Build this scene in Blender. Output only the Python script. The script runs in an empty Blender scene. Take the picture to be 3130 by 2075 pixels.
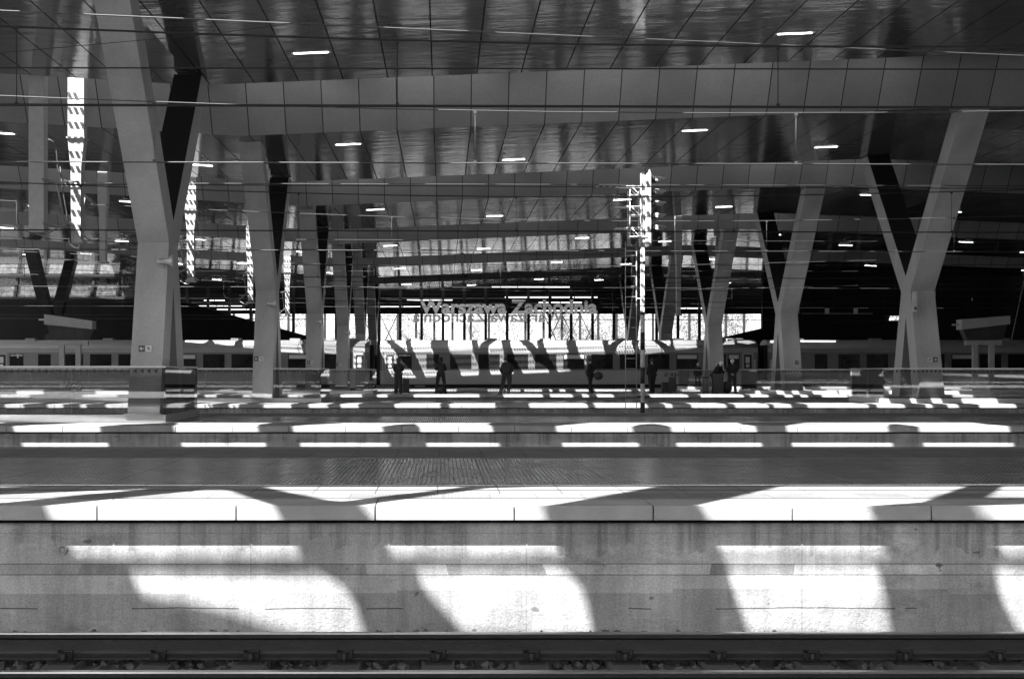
import bpy, bmesh, math, random
from mathutils import Vector, Matrix
from mathutils.geometry import delaunay_2d_cdt

random.seed(7)
SC = bpy.context.scene
COL = SC.collection

# ------------------------------------------------------------------ camera, sky, sun, exposure
cam_data = bpy.data.cameras.new('camera')
cam_data.lens = 50.0
cam_data.sensor_width = 36.0
cam_data.shift_x = 0.0679
cam_data.shift_y = 0.0313
cam_data.clip_start = 0.1
cam_data.clip_end = 3000.0
CAM = bpy.data.objects.new('camera', cam_data)
CAM.location = (0.0, 0.0, 1.07)
CAM.rotation_euler = (math.radians(90), 0, 0)
COL.objects.link(CAM)
SC.camera = CAM

SUN_X, SUN_Y = 0.50, 0.54            # horizontal drift of the sunlight per metre of drop
elev = math.atan2(1.0, math.hypot(SUN_X, SUN_Y))
world = bpy.data.worlds.new('World')
SC.world = world
world.use_nodes = True
wn, wl = world.node_tree.nodes, world.node_tree.links
bg = wn['Background']
sky = wn.new('ShaderNodeTexSky')
sky.sky_type = 'NISHITA'
sky.sun_disc = False
sky.sun_elevation = elev
sky.sun_rotation = math.atan2(-SUN_X, -SUN_Y)
sky.dust_density = 2.0
bw = wn.new('ShaderNodeRGBToBW')     # a black and white photograph
wl.new(sky.outputs['Color'], bw.inputs['Color'])
wl.new(bw.outputs['Val'], bg.inputs['Color'])
bg.inputs['Strength'].default_value = 0.105

sun_data = bpy.data.lights.new('sun', 'SUN')
sun_data.energy = 5.0
sun_data.angle = math.radians(0.45)
sun_data.color = (1.0, 1.0, 1.0)
sun = bpy.data.objects.new('sun', sun_data)
sun.rotation_euler = Vector((SUN_X, SUN_Y, -1.0)).to_track_quat('-Z', 'Y').to_euler()
sun.location = (-20, -20, 40)
COL.objects.link(sun)

SC.view_settings.view_transform = 'Standard'
SC.view_settings.look = 'None'
SC.view_settings.gamma = 1.0
SC.view_settings.exposure = 2.45
SC.view_settings.use_curve_mapping = False
SC.cycles.max_bounces = 8
SC.cycles.diffuse_bounces = 5
SC.cycles.glossy_bounces = 4
SC.cycles.transparent_max_bounces = 16
SC.cycles.caustics_reflective = False
SC.cycles.caustics_refractive = False
SC.cycles.sample_clamp_indirect = 6.0
SC.cycles.use_denoising = True

# ------------------------------------------------------------------ materials
def new_mat(name):
    m = bpy.data.materials.new(name)
    m.use_nodes = True
    nt = m.node_tree
    return m, nt, nt.nodes['Principled BSDF']

class NT:
    """small helper for building node graphs"""
    def __init__(s, nt): s.nt = nt
    def n(s, t, **kw):
        x = s.nt.nodes.new(t)
        for k, v in kw.items(): setattr(x, k, v)
        return x
    def l(s, a, b): s.nt.links.new(a, b)
    def math(s, op, a, b=None, c=None, clamp=False):
        x = s.n('ShaderNodeMath', operation=op); x.use_clamp = clamp
        for i, v in enumerate((a, b, c)):
            if v is None: continue
            if isinstance(v, (int, float)): x.inputs[i].default_value = v
            else: s.l(v, x.inputs[i])
        return x.outputs[0]
    def coords(s, stretch=(1, 1, 1)):
        tc = s.n('ShaderNodeTexCoord')
        mp = s.n('ShaderNodeMapping')
        mp.inputs['Scale'].default_value = stretch
        s.l(tc.outputs['Object'], mp.inputs['Vector'])
        return mp.outputs['Vector']
    def noise(s, scale, detail=4, rough=.6, stretch=(1, 1, 1), dist=0.0):
        x = s.n('ShaderNodeTexNoise')
        x.inputs['Scale'].default_value = scale
        x.inputs['Detail'].default_value = detail
        x.inputs['Roughness'].default_value = rough
        x.inputs['Distortion'].default_value = dist
        s.l(s.coords(stretch), x.inputs['Vector'])
        return x.outputs['Fac']
    def remap(s, v, a, b, c, d):
        x = s.n('ShaderNodeMapRange')
        s.l(v, x.inputs['Value'])
        for k, q in zip(('From Min', 'From Max', 'To Min', 'To Max'), (a, b, c, d)): x.inputs[k].default_value = q
        return x.outputs['Result']
    def xyz(s):
        tc = s.n('ShaderNodeTexCoord'); sp = s.n('ShaderNodeSeparateXYZ')
        s.l(tc.outputs['Object'], sp.inputs[0])
        return sp.outputs
    def bump(s, h, strength, dist=.02):
        b = s.n('ShaderNodeBump')
        b.inputs['Strength'].default_value = strength
        b.inputs['Distance'].default_value = dist
        s.l(h, b.inputs['Height'])
        return b.outputs['Normal']

def mat(name, v, rough=.6, metal=0.0, var=.12, scale=6.0, bump=0.0, bscale=40.0, spec=.5, stretch=(1, 1, 1), fine=.12, fscale=90.0):
    m, nt, p = new_mat(name)
    g = NT(nt)
    a = g.remap(g.noise(scale, 5, .6, stretch), .25, .75, v * (1 - var), v * (1 + var))
    if fine:
        f = g.remap(g.noise(fscale, 2, .7), .2, .8, 1 - fine, 1 + fine)
        a = g.math('MULTIPLY', a, f)
    g.l(a, p.inputs['Base Color'])
    p.inputs['Roughness'].default_value = rough
    p.inputs['Metallic'].default_value = metal
    p.inputs['Specular IOR Level'].default_value = spec
    if bump: g.l(g.bump(g.noise(bscale, 4, .65), bump), p.inputs['Normal'])
    return m

def emit_mat(name, strength):
    m, nt, p = new_mat(name)
    p.inputs['Base Color'].default_value = (.8, .8, .8, 1)
    p.inputs['Emission Color'].default_value = (1, 1, 1, 1)
    p.inputs['Emission Strength'].default_value = strength
    return m

def glass_mat(name, tint=.86, rough=.0, dirt=.05):
    m, nt, p = new_mat(name)
    g = NT(nt)
    out = nt.nodes['Material Output']
    tr = g.n('ShaderNodeBsdfTransparent'); tr.inputs['Color'].default_value = (tint,) * 3 + (1,)
    gl = g.n('ShaderNodeBsdfGlossy'); gl.inputs['Roughness'].default_value = rough; gl.inputs['Color'].default_value = (.95,) * 3 + (1,)
    df = g.n('ShaderNodeBsdfDiffuse'); df.inputs['Color'].default_value = (.55,) * 3 + (1,)
    fr = g.n('ShaderNodeFresnel'); fr.inputs['IOR'].default_value = 1.5
    mx = g.n('ShaderNodeMixShader'); g.l(fr.outputs[0], mx.inputs[0]); g.l(tr.outputs[0], mx.inputs[1]); g.l(gl.outputs[0], mx.inputs[2])
    d = g.remap(g.noise(3.0, 5, .7), .35, .8, dirt * .3, dirt * 1.8)
    mx2 = g.n('ShaderNodeMixShader'); g.l(d, mx2.inputs[0]); g.l(mx.outputs[0], mx2.inputs[1]); g.l(df.outputs[0], mx2.inputs[2])
    g.l(mx2.outputs[0], out.inputs['Surface'])
    return m

def panel_mat(name, v, rough, metal, wave, var=.1, spec=.5):
    """big cladding panels laid in strips 1.15 m wide, with dark open joints along Y"""
    m, nt, p = new_mat(name)
    g = NT(nt)
    p.inputs['Specular IOR Level'].default_value = spec
    x = g.xyz()[0]
    sh = g.math('ADD', x, 1150.28)
    fr = g.math('MODULO', sh, 1.15)
    joint = g.math('LESS_THAN', fr, .032)
    idx = g.math('FLOOR', g.math('DIVIDE', sh, 1.15))
    wn_ = g.n('ShaderNodeTexWhiteNoise', noise_dimensions='1D'); g.l(idx, wn_.inputs['W'])
    pv = g.remap(wn_.outputs['Value'], 0, 1, v * (1 - var), v * (1 + var))
    grime = g.remap(g.noise(.35, 5, .65), .3, .7, .82, 1.15)
    col = g.math('MULTIPLY', pv, grime)
    col = g.math('MULTIPLY', col, g.remap(g.noise(24.0, 2, .7), .2, .8, .8, 1.2))
    col = g.math('MULTIPLY', col, g.math('SUBTRACT', 1.0, g.math('MULTIPLY', joint, .93)))
    g.l(col, p.inputs['Base Color'])
    r = g.remap(g.noise(.5, 4, .6), .3, .7, rough * .8, rough * 1.25)
    r = g.math('MAXIMUM', r, g.math('MULTIPLY', joint, .9))
    g.l(r, p.inputs['Roughness'])
    g.l(g.math('MULTIPLY', g.math('SUBTRACT', 1.0, joint), metal), p.inputs['Metallic'])
    if wave:
        n1 = g.noise(1.2, 3, .55, (.45, 1.6, 1.0))
        n2 = g.noise(7.0, 2, .5)
        h = g.math('ADD', n1, g.math('MULTIPLY', n2, .05))
        h = g.math('ADD', h, g.math('MULTIPLY', wn_.outputs['Value'], .25))
        g.l(g.bump(h, wave, .05), p.inputs['Normal'])
    return m

def concrete_wall_mat(name, v):
    m, nt, p = new_mat(name)
    g = NT(nt)
    X, Y, Z = g.xyz()
    Z = g.math('SUBTRACT', Z, 1.3)
    base = g.remap(g.noise(1.1, 8, .7), .25, .75, v * .58, v * 1.36)
    streak = g.remap(g.noise(1.0, 5, .7, (5.0, 1.0, .45)), .35, .7, .72, 1.15)
    col = g.math('MULTIPLY', base, streak)
    speck = g.remap(g.noise(60.0, 3, .75), .25, .75, .66, 1.32)
    col = g.math('MULTIPLY', col, speck)
    # repair band: rectangles of slightly different render between two form-work lines
    band = g.math('MULTIPLY', g.math('LESS_THAN', Z, -.478), g.math('GREATER_THAN', Z, -.565))
    cell = g.math('FLOOR', g.math('ADD', g.math('MULTIPLY', X, 1.35), g.math('MULTIPLY', g.noise(.4, 1), 2.0)))
    w = g.n('ShaderNodeTexWhiteNoise', noise_dimensions='1D'); g.l(cell, w.inputs['W'])
    rect = g.remap(w.outputs['Value'], 0, 1, .58, 1.38)
    one = g.math('ADD', g.math('MULTIPLY', band, g.math('SUBTRACT', rect, 1.0)), 1.0)
    col = g.math('MULTIPLY', col, one)
    # lower band of panels
    cell2 = g.math('FLOOR', g.math('MULTIPLY', g.math('ADD', X, .37), .9))
    w2 = g.n('ShaderNodeTexWhiteNoise', noise_dimensions='1D'); g.l(cell2, w2.inputs['W'])
    low = g.math('LESS_THAN', Z, g.math('ADD', -.72, g.math('MULTIPLY', w2.outputs['Value'], .05)))
    col = g.math('MULTIPLY', col, g.math('SUBTRACT', 1.0, g.math('MULTIPLY', low, .26)))
    # horizontal form-work lines and one wandering crack
    for z0, t, amt in ((-.478, .005, .5), (-.565, .005, .5), (-.23, .004, .25)):
        ln = g.math('LESS_THAN', g.math('ABSOLUTE', g.math('SUBTRACT', Z, z0)), t)
        col = g.math('MULTIPLY', col, g.math('SUBTRACT', 1.0, g.math('MULTIPLY', ln, amt)))
    wander = g.math('MULTIPLY', g.math('SUBTRACT', g.noise(.8, 3, .6, (1, 1, .01)), .5), .06)
    crack = g.math('LESS_THAN', g.math('ABSOLUTE', g.math('SUBTRACT', g.math('ADD', Z, wander), -.835)), .0045)
    gate = g.math('GREATER_THAN', g.noise(.55, 3, .6, (1, 1, .05)), .5)
    col = g.math('MULTIPLY', col, g.math('SUBTRACT', 1.0, g.math('MULTIPLY', g.math('MULTIPLY', crack, gate), .75)))
    # dark blotches (old form ties) and dribbles
    vo = g.n('ShaderNodeTexVoronoi'); vo.inputs['Scale'].default_value = 2.4
    g.l(g.coords((1, 1, 1.6)), vo.inputs['Vector'])
    vd = g.math('ADD', vo.outputs['Distance'], g.math('MULTIPLY', g.math('SUBTRACT', g.noise(16, 3), .5), .22))
    blot = g.math('LESS_THAN', vd, .06)
    col = g.math('MULTIPLY', col, g.math('SUBTRACT', 1.0, g.math('MULTIPLY', blot, .5)))
    # dribbles running down from under the edge slabs, and soot in patches
    dn = g.noise(1.0, 4, .7, (9.0, 1.0, .12))
    reach = g.math('ADD', -.36, g.math('MULTIPLY', g.math('SUBTRACT', g.noise(2.3, 3, .6, (1, 1, .01)), .5), .7))
    dm = g.math('MULTIPLY', g.remap(dn, .5, .62, 0, 1), g.math('GREATER_THAN', Z, reach))
    col = g.math('MULTIPLY', col, g.math('SUBTRACT', 1.0, g.math('MULTIPLY', dm, .34)))
    soot = g.remap(g.noise(2.2, 6, .75, (.6, 1, 1.4)), .52, .66, 0, 1)
    col = g.math('MULTIPLY', col, g.math('SUBTRACT', 1.0, g.math('MULTIPLY', soot, .30)))
    pale = g.remap(g.noise(1.4, 6, .75, (.7, 1, 2.0)), .54, .68, 0, 1)
    col = g.math('MULTIPLY', col, g.math('ADD', 1.0, g.math('MULTIPLY', pale, .28)))
    vo2 = g.n('ShaderNodeTexVoronoi'); vo2.inputs['Scale'].default_value = 3.1
    g.l(g.coords((1, 1, .3)), vo2.inputs['Vector'])
    tie = g.math('MULTIPLY', g.math('LESS_THAN', g.math('ADD', vo2.outputs['Distance'], g.math('MULTIPLY', g.math('SUBTRACT', g.noise(22, 3), .5), .5)), .15), g.math('LESS_THAN', g.math('ABSOLUTE', g.math('ADD', Z, .51)), .028))
    col = g.math('MULTIPLY', col, g.math('SUBTRACT', 1.0, g.math('MULTIPLY', tie, .55)))
    # vertical panel joints with a damp stain beside them
    fx = g.math('MODULO', g.math('ADD', X, 222.0 + 1.55), 2.22)
    jn = g.math('LESS_THAN', fx, .012)
    col = g.math('MULTIPLY', col, g.math('SUBTRACT', 1.0, g.math('MULTIPLY', jn, .2)))
    g.l(col, p.inputs['Base Color'])
    p.inputs['Roughness'].default_value = .85
    p.inputs['Specular IOR Level'].default_value = .25
    hb = g.math('ADD', g.noise(34.0, 5, .7), g.math('MULTIPLY', g.noise(5.0, 4, .6), 1.2))
    lowb = g.remap(Z, -1.0, -.7, 1.6, .6)
    g.l(g.bump(g.math('MULTIPLY', hb, lowb), .55, .012), p.inputs['Normal'])
    return m

def paving_mat(name, v, rough, tile, line_v, spec=.5, bumpy=.0, tactile=False, bars=False, lw=.012):
    m, nt, p = new_mat(name)
    g = NT(nt)
    X, Y, Z = g.xyz()
    col = g.remap(g.noise(1.3, 6, .7), .25, .75, v * .85, v * 1.15)
    col = g.math('MULTIPLY', col, g.remap(g.noise(70, 2, .7), .2, .8, .85, 1.15))
    cell = g.n('ShaderNodeTexWhiteNoise', noise_dimensions='2D')
    cv = g.n('ShaderNodeCombineXYZ')
    g.l(g.math('FLOOR', g.math('DIVIDE', X, tile[0])), cv.inputs[0])
    g.l(g.math('FLOOR', g.math('DIVIDE', Y, tile[1])), cv.inputs[1])
    g.l(cv.outputs[0], cell.inputs['Vector'])
    col = g.math('MULTIPLY', col, g.remap(cell.outputs['Value'], 0, 1, .88, 1.1))
    fx = g.math('MODULO', g.math('ADD', X, 500.0), tile[0]); fy = g.math('MODULO', g.math('ADD', Y, 500.0), tile[1])
    ln = g.math('MAXIMUM', g.math('LESS_THAN', fx, .012), g.math('LESS_THAN', fy, lw))
    col = g.math('MULTIPLY', col, g.math('SUBTRACT', 1.0, g.math('MULTIPLY', ln, line_v)))
    r = g.remap(g.noise(2.0, 5, .7), .3, .7, rough * .75, rough * 1.3)
    r = g.math('MAXIMUM', r, g.math('MULTIPLY', ln, .6))
    hsum = None
    if bars:
        bx = g.math('MODULO', g.math('ADD', X, 500.0), .046)
        by = g.math('MODULO', g.math('ADD', Y, 500.0), .10)
        st = g.math('MULTIPLY', g.math('LESS_THAN', bx, .014), g.math('GREATER_THAN', by, .02))
        col = g.math('MULTIPLY', col, g.math('SUBTRACT', 1.0, g.math('MULTIPLY', st, .45)))
        r = g.math('MAXIMUM', r, g.math('MULTIPLY', st, .3))
    g.l(col, p.inputs['Base Color'])
    g.l(r, p.inputs['Roughness'])
    p.inputs['Specular IOR Level'].default_value = spec
    if tactile:
        sx = g.math('SINE', g.math('MULTIPLY', X, 2 * math.pi / .06)); sy = g.math('SINE', g.math('MULTIPLY', Y, 2 * math.pi / .06))
        h = g.math('MAXIMUM', g.math('MULTIPLY', sx, sy), 0.0)
        g.l(g.bump(h, 1.0, .008), p.inputs['Normal'])
    elif bumpy:
        g.l(g.bump(g.noise(55, 4, .7), bumpy, .006), p.inputs['Normal'])
    return m

def train_roof_mat(name, v):
    m, nt, p = new_mat(name)
    g = NT(nt)
    X, Y, Z = g.xyz()
    col = g.remap(g.noise(.8, 6, .7, (.4, 1, 1)), .25, .75, v * .8, v * 1.2)
    rib = g.math('LESS_THAN', g.math('MODULO', g.math('ADD', Z, 10.0), .085), .014)
    col = g.math('MULTIPLY', col, g.math('SUBTRACT', 1.0, g.math('MULTIPLY', rib, .45)))
    g.l(col, p.inputs['Base Color']); p.inputs['Roughness'].default_value = .6
    return m

M = {}
M['wall'] = concrete_wall_mat('stained_concrete', .36)
M['edge'] = mat('edge_slab_concrete', .29, .8, var=.22, scale=2.5, bump=.35, bscale=70)
M['paving'] = paving_mat('pale_paving', .21, .6, (.55, .42), .82, bumpy=.3, lw=.10)
M['tactile'] = paving_mat('tactile_paving', .15, .55, (.40, .40), .3, tactile=True)
M['granite'] = paving_mat('polished_granite', .29, .20, (1.2, .60), .35, spec=.35, bars=True)
M['kerb'] = mat('kerb_concrete', .42, .7, var=.1, scale=3, bump=.2)
M['ballast'] = mat('ballast_bed', .035, .95, var=.35, scale=9, bump=1.0, bscale=24)
M['stone'] = mat('ballast_stone', .06, .9, var=.45, scale=5, bump=.6, bscale=40)
M['ground'] = mat('ground_gravel', .20, .95, var=.25, scale=1.2, bump=.5)
M['rail_side'] = mat('rail_rust', .020, .6, .3, var=.35, scale=7, bump=.3, bscale=30, stretch=(.4, 1, 1))
M['rail_head'] = mat('rail_polished_steel', .42, .22, 1.0, var=.1, scale=3, stretch=(.1, 1, 1))
M['sleeper'] = mat('sleeper_concrete', .06, .9, var=.25, scale=8, bump=.5)
M['clip'] = mat('rail_clip_steel', .025, .55, .6, var=.3)
M['column'] = mat('column_grey_paint', .34, .36, 0.0, var=.2, scale=1.3, bump=.06, bscale=2.2, fine=.14, fscale=26, stretch=(1, 1, .3))
M['column_dark'] = mat('column_shade_black', .02, .5, 0.0, var=.1, scale=1.4)  # shade put into the colour of inner V faces and far left column
M['column_mid'] = mat('slate_plate_and_shade', .16, .5, 0.0, var=.08, scale=1.4)  # base plates; also shade put into inner legs and far right column
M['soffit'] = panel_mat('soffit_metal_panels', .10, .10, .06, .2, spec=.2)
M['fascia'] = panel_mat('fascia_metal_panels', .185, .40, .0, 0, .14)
M['roof_skin'] = mat('roof_membrane', .45, .8, var=.1, scale=.6)
M['skylight'] = mat('skylight_steel_deck', .22, .7, .0, var=.1, scale=.8)
M['cell'] = mat('photovoltaic_cell', .03, .3, .0, var=.1)
M['lamp'] = emit_mat('lamp_tube', 3.0)
M['lamp_dim'] = emit_mat('distant_lamp_tube', .75)
M['lamp_body'] = mat('lamp_housing', .55, .5, var=.03)
M['glass'] = glass_mat('railing_glass', .86, .01, .025)
M['glass_pale'] = glass_mat('window_glass', .36, .05, .2)
M['steel'] = mat('brushed_steel', .34, .28, .9, var=.08, scale=6, stretch=(.2, 1, 1))
M['galv'] = mat('galvanised_steel', .42, .5, .3, var=.15, scale=5)
M['white'] = mat('white_paint', .55, .5, var=.12, scale=6)
M['black'] = mat('black_paint', .02, .5, var=.2)
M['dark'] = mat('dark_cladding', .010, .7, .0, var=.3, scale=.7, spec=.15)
M['dark_metal'] = mat('dark_frame_metal', .02, .5, .2, var=.2)
M['wire'] = mat('overhead_wire', .05, .55, .3, var=.1, fine=0)  # lighter copy, for wires that catch the sun
M['wire_dark'] = mat('overhead_wire_shaded', .012, .6, .2, var=.1, fine=0)  # darker copy of the wire, shade put into its colour
M['sticker'] = mat('black_sticker', .015, .6, var=.05)
M['sign_dark'] = mat('sign_dark_field', .06, .5, var=.05)
M['sign_pale'] = mat('sign_pale_field', .62, .5, var=.05)
M['letter'] = mat('letter_pale_glow', .8, .45, .0, var=.05)
_b = M['letter'].node_tree.nodes['Principled BSDF']      # faint glow added to lift the letters out of the dark
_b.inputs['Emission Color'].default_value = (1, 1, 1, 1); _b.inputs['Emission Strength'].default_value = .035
M['letter_back'] = mat('letter_dark_metal', .03, .6, var=.05)
M['insulator'] = mat('insulator_composite', .20, .4, var=.1)
M['coach_low'] = mat('coach_lower_paint', .33, .35, 0, var=.08, scale=1.5, stretch=(.5, 1, 1))
M['coach_band'] = mat('coach_window_band_paint', .14, .3, 0, var=.08, scale=1.5)
M['coach_top'] = mat('coach_cantrail_paint', .27, .4, 0, var=.08, scale=1.5)
M['coach_roof'] = train_roof_mat('coach_roof_grey', .27)
M['coach_glass'] = mat('coach_window_glass', .015, .04, 0, var=.3, scale=1.0, spec=.5, fine=0)
M['coach_blind'] = mat('coach_window_blind', .55, .5, 0, var=.1)
M['bogie'] = mat('underframe_black', .015, .7, .2, var=.3)
M['skin'] = mat('skin', .36, .5, var=.06)
M['hair_dark'] = mat('dark_hair', .025, .6, var=.3, scale=30)
M['hair_white'] = mat('white_hair', .60, .6, var=.15, scale=30)
M['cloth_black'] = mat('black_cloth', .010, .9, var=.3, scale=12, bump=.4, bscale=14)
M['cloth_dark'] = mat('charcoal_cloth', .018, .9, var=.3, scale=12, bump=.4, bscale=14)
M['jeans'] = mat('dark_denim', .030, .9, var=.25, scale=14, bump=.4, bscale=14)
M['shoe'] = mat('black_shoe', .015, .5, var=.2)
M['bag'] = mat('bag_nylon', .02, .6, var=.3, scale=10)
M['bag_pale'] = mat('bag_pale_trim', .45, .5, var=.1)
M['bark'] = mat('tree_bark', .12, .9, var=.3, scale=5)
M['leaf'] = mat('spring_leaf', .30, .8, var=.4, scale=.8)
M['pale_wall_dark'] = mat('backdrop_wall', .10, .8, var=.15, scale=.4)

def translucent_mat(name, v):
    m, nt, p = new_mat(name)
    g = NT(nt)
    out = nt.nodes['Material Output']
    c = g.remap(g.noise(.8, 4, .6, (1, 1, 2.0)), .3, .7, v * .85, v * 1.1)
    t = g.n('ShaderNodeBsdfTranslucent'); d = g.n('ShaderNodeBsdfDiffuse')
    g.l(c, t.inputs['Color']); g.l(c, d.inputs['Color'])
    mx = g.n('ShaderNodeMixShader'); mx.inputs[0].default_value = .3
    g.l(t.outputs[0], mx.inputs[1]); g.l(d.outputs[0], mx.inputs[2])
    g.l(mx.outputs[0], out.inputs['Surface'])
    return m
M['frosted'] = translucent_mat('frosted_glazing', .75)

# ------------------------------------------------------------------ mesh builder and object helpers
class MB:
    def __init__(s): s.bm = bmesh.new()
    def box(s, x0, x1, y0, y1, z0, z1, mi=0):
        v = [s.bm.verts.new(c) for c in ((x0, y0, z0), (x1, y0, z0), (x1, y1, z0), (x0, y1, z0), (x0, y0, z1), (x1, y0, z1), (x1, y1, z1), (x0, y1, z1))]
        for f in ((0, 3, 2, 1), (4, 5, 6, 7), (0, 1, 5, 4), (1, 2, 6, 5), (2, 3, 7, 6), (3, 0, 4, 7)):
            s.bm.faces.new([v[i] for i in f]).material_index = mi
        return s
    def quad(s, pts, mi=0):
        s.bm.faces.new([s.bm.verts.new(p) for p in pts]).material_index = mi
        return s
    def prism(s, pts, vec, mi=0):
        """closed outline (3-D points) swept by vec"""
        vec = Vector(vec)
        a = [s.bm.verts.new(p) for p in pts]; b = [s.bm.verts.new(Vector(p) + vec) for p in pts]
        n = len(a)
        fs = [s.bm.faces.new(a), s.bm.faces.new(b[::-1])]
        for i in range(n): fs.append(s.bm.faces.new((a[i], b[i], b[(i + 1) % n], a[(i + 1) % n])))
        for f in fs: f.material_index = mi
        return s
    def tube(s, pts, r, seg=6, mi=0, caps=True):
        pts = [Vector(p) for p in pts]
        rs = r if isinstance(r, (list, tuple)) else [r] * len(pts)
        rings = []
        for i, p in enumerate(pts):
            d = (pts[min(i + 1, len(pts) - 1)] - pts[max(i - 1, 0)]).normalized()
            up = Vector((0, 0, 1)) if abs(d.z) < .9 else Vector((1, 0, 0))
            a = d.cross(up).normalized(); b = a.cross(d).normalized()
            rings.append([s.bm.verts.new(p + (a * math.cos(t) + b * math.sin(t)) * rs[i]) for t in (2 * math.pi * k / seg for k in range(seg))])
        for q, w in zip(rings, rings[1:]):
            for k in range(seg):
                f = s.bm.faces.new((q[k], q[(k + 1) % seg], w[(k + 1) % seg], w[k])); f.material_index = mi; f.smooth = True
        if caps:
            s.bm.faces.new(rings[0][::-1]).material_index = mi; s.bm.faces.new(rings[-1]).material_index = mi
        return s
    def ball(s, c, r, sub=2, scale=(1, 1, 1), mi=0):
        res = bmesh.ops.create_icosphere(s.bm, subdivisions=sub, radius=r, matrix=Matrix.Translation(c) @ Matrix.Diagonal((*scale, 1)))
        for v in res['verts']:
            for f in v.link_faces: f.material_index = mi; f.smooth = True
        return s
    def bevel(s, w, seg=2, ang=35):
        es = [e for e in s.bm.edges if len(e.link_faces) == 2 and e.calc_face_angle(0) > math.radians(ang)]
        bmesh.ops.bevel(s.bm, geom=es, offset=w, segments=seg, affect='EDGES', profile=.6, clamp_overlap=True)
        return s
    def build(s, name, m, parent=None, loc=None):
        bmesh.ops.recalc_face_normals(s.bm, faces=s.bm.faces)
        me = bpy.data.meshes.new(name); s.bm.to_mesh(me); s.bm.free()
        for x in (m if isinstance(m, (list, tuple)) else [m]): me.materials.append(x)
        return link(name, me, parent, loc)

def link(name, me, parent=None, loc=None):
    o = bpy.data.objects.new(name, me); COL.objects.link(o)
    if parent is not None: o.parent = parent
    if loc is not None: o.location = loc
    return o

def tag(o, label=None, cat=None, group=None, kind=None):
    if label: o['label'] = label
    if cat: o['category'] = cat
    if group: o['group'] = group
    if kind: o['kind'] = kind
    return o

def thing(name, label, cat, loc=(0, 0, 0), group=None, rz=0.0):
    o = bpy.data.objects.new(name, None); COL.objects.link(o)
    o.empty_display_size = .3
    o.location = loc; o.rotation_euler = (0, 0, rz)
    return tag(o, label, cat, group)

def dup(src, loc, label, rz=None, group=None):
    r = src.copy(); COL.objects.link(r); r.location = loc; r['label'] = label
    if group: r['group'] = group
    if rz is not None: r.rotation_euler = (0, 0, rz)
    for ch in list(src.children):
        c = ch.copy(); COL.objects.link(c); c.parent = r
        for gch in list(ch.children):
            d = gch.copy(); COL.objects.link(d); d.parent = c
    return r

def text_mesh(name, body, size, depth, m, parent=None, loc=(0, 0, 0), rot=(math.radians(90), 0, 0), width=None, bold=0.0):
    cu = bpy.data.curves.new(name, 'FONT'); cu.body = body; cu.size = size; cu.extrude = depth / 2
    cu.align_x = 'CENTER'; cu.align_y = 'BOTTOM_BASELINE'; cu.offset = bold
    tmp = bpy.data.objects.new(name + '_curve', cu); COL.objects.link(tmp)
    dg = bpy.context.evaluated_depsgraph_get()
    me = bpy.data.meshes.new_from_object(tmp.evaluated_get(dg)); me.name = name
    bpy.data.objects.remove(tmp); bpy.data.curves.remove(cu)
    if width:
        xs = [v.co.x for v in me.vertices]; k = width / (max(xs) - min(xs)); c = (max(xs) + min(xs)) / 2
        for v in me.vertices: v.co.x = (v.co.x - c) * k
    me.materials.clear(); me.materials.append(m)
    o = link(name, me, parent, loc); o.rotation_euler = rot
    return o

ORD = ['nearest', 'second', 'third', 'fourth', 'fifth', 'sixth', 'seventh']

# ------------------------------------------------------------------ ground
XL, XR = -64.0, 74.0
PE = [11.34, 27.9, 46.5, 65.6, 84.3, 103.2, 122.0]     # near edges of the platforms
PW = [8.95, 8.9, 8.9, 8.9, 9.0, 9.0, 9.0]              # their widths
g_ = MB().quad([(-900, -300, -1.35), (900, -300, -1.35), (900, 1500, -1.35), (-900, 1500, -1.35)]).build('ground', M['ground'])
tag(g_, 'gravel ground under the station', None, None, 'structure')

# ballast under the nearest track: lumpy bed plus loose stones, one mass
b = MB()
nx, ny = 150, 26
grid = [[b.bm.verts.new((-9 + 18 * i / nx, 6.6 + (11.45 - 6.6) * j / ny, (-1.0 if 6.6 + (11.45 - 6.6) * j / ny < 10.9 else -1.05) + random.uniform(-.02, .02))) for i in range(nx + 1)] for j in range(ny + 1)]
for j in range(ny):
    for i in range(nx):
        b.bm.faces.new((grid[j][i], grid[j][i + 1], grid[j + 1][i + 1], grid[j + 1][i])).material_index = 0
for k in range(5200):
    x, y = random.uniform(-7.0, 5.5), random.uniform(7.6, 11.44)
    r = random.uniform(.018, .042)
    c = Vector((x, y, -1.0 + r * .4 - (.045 if y > 10.6 else 0)))
    q = Matrix.Rotation(random.uniform(0, 6.28), 3, Vector((random.random(), random.random(), random.random() + .01)))
    vs = [b.bm.verts.new(c + q @ Vector(p) * r * random.uniform(.7, 1.25)) for p in ((1, 0, 0), (-1, .2, 0), (0, 1, .1), (.1, -1, 0), (0, 0, .9), (0, .1, -.9))]
    for f in ((0, 2, 4), (2, 1, 4), (1, 3, 4), (3, 0, 4), (2, 0, 5), (1, 2, 5), (3, 1, 5), (0, 3, 5)):
        b.bm.faces.new([vs[i] for i in f]).material_index = 1
tag(b.build('ballast', [M['ballast'], M['stone']]), 'crushed stone ballast around the nearest track', None, None, 'stuff')

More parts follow.
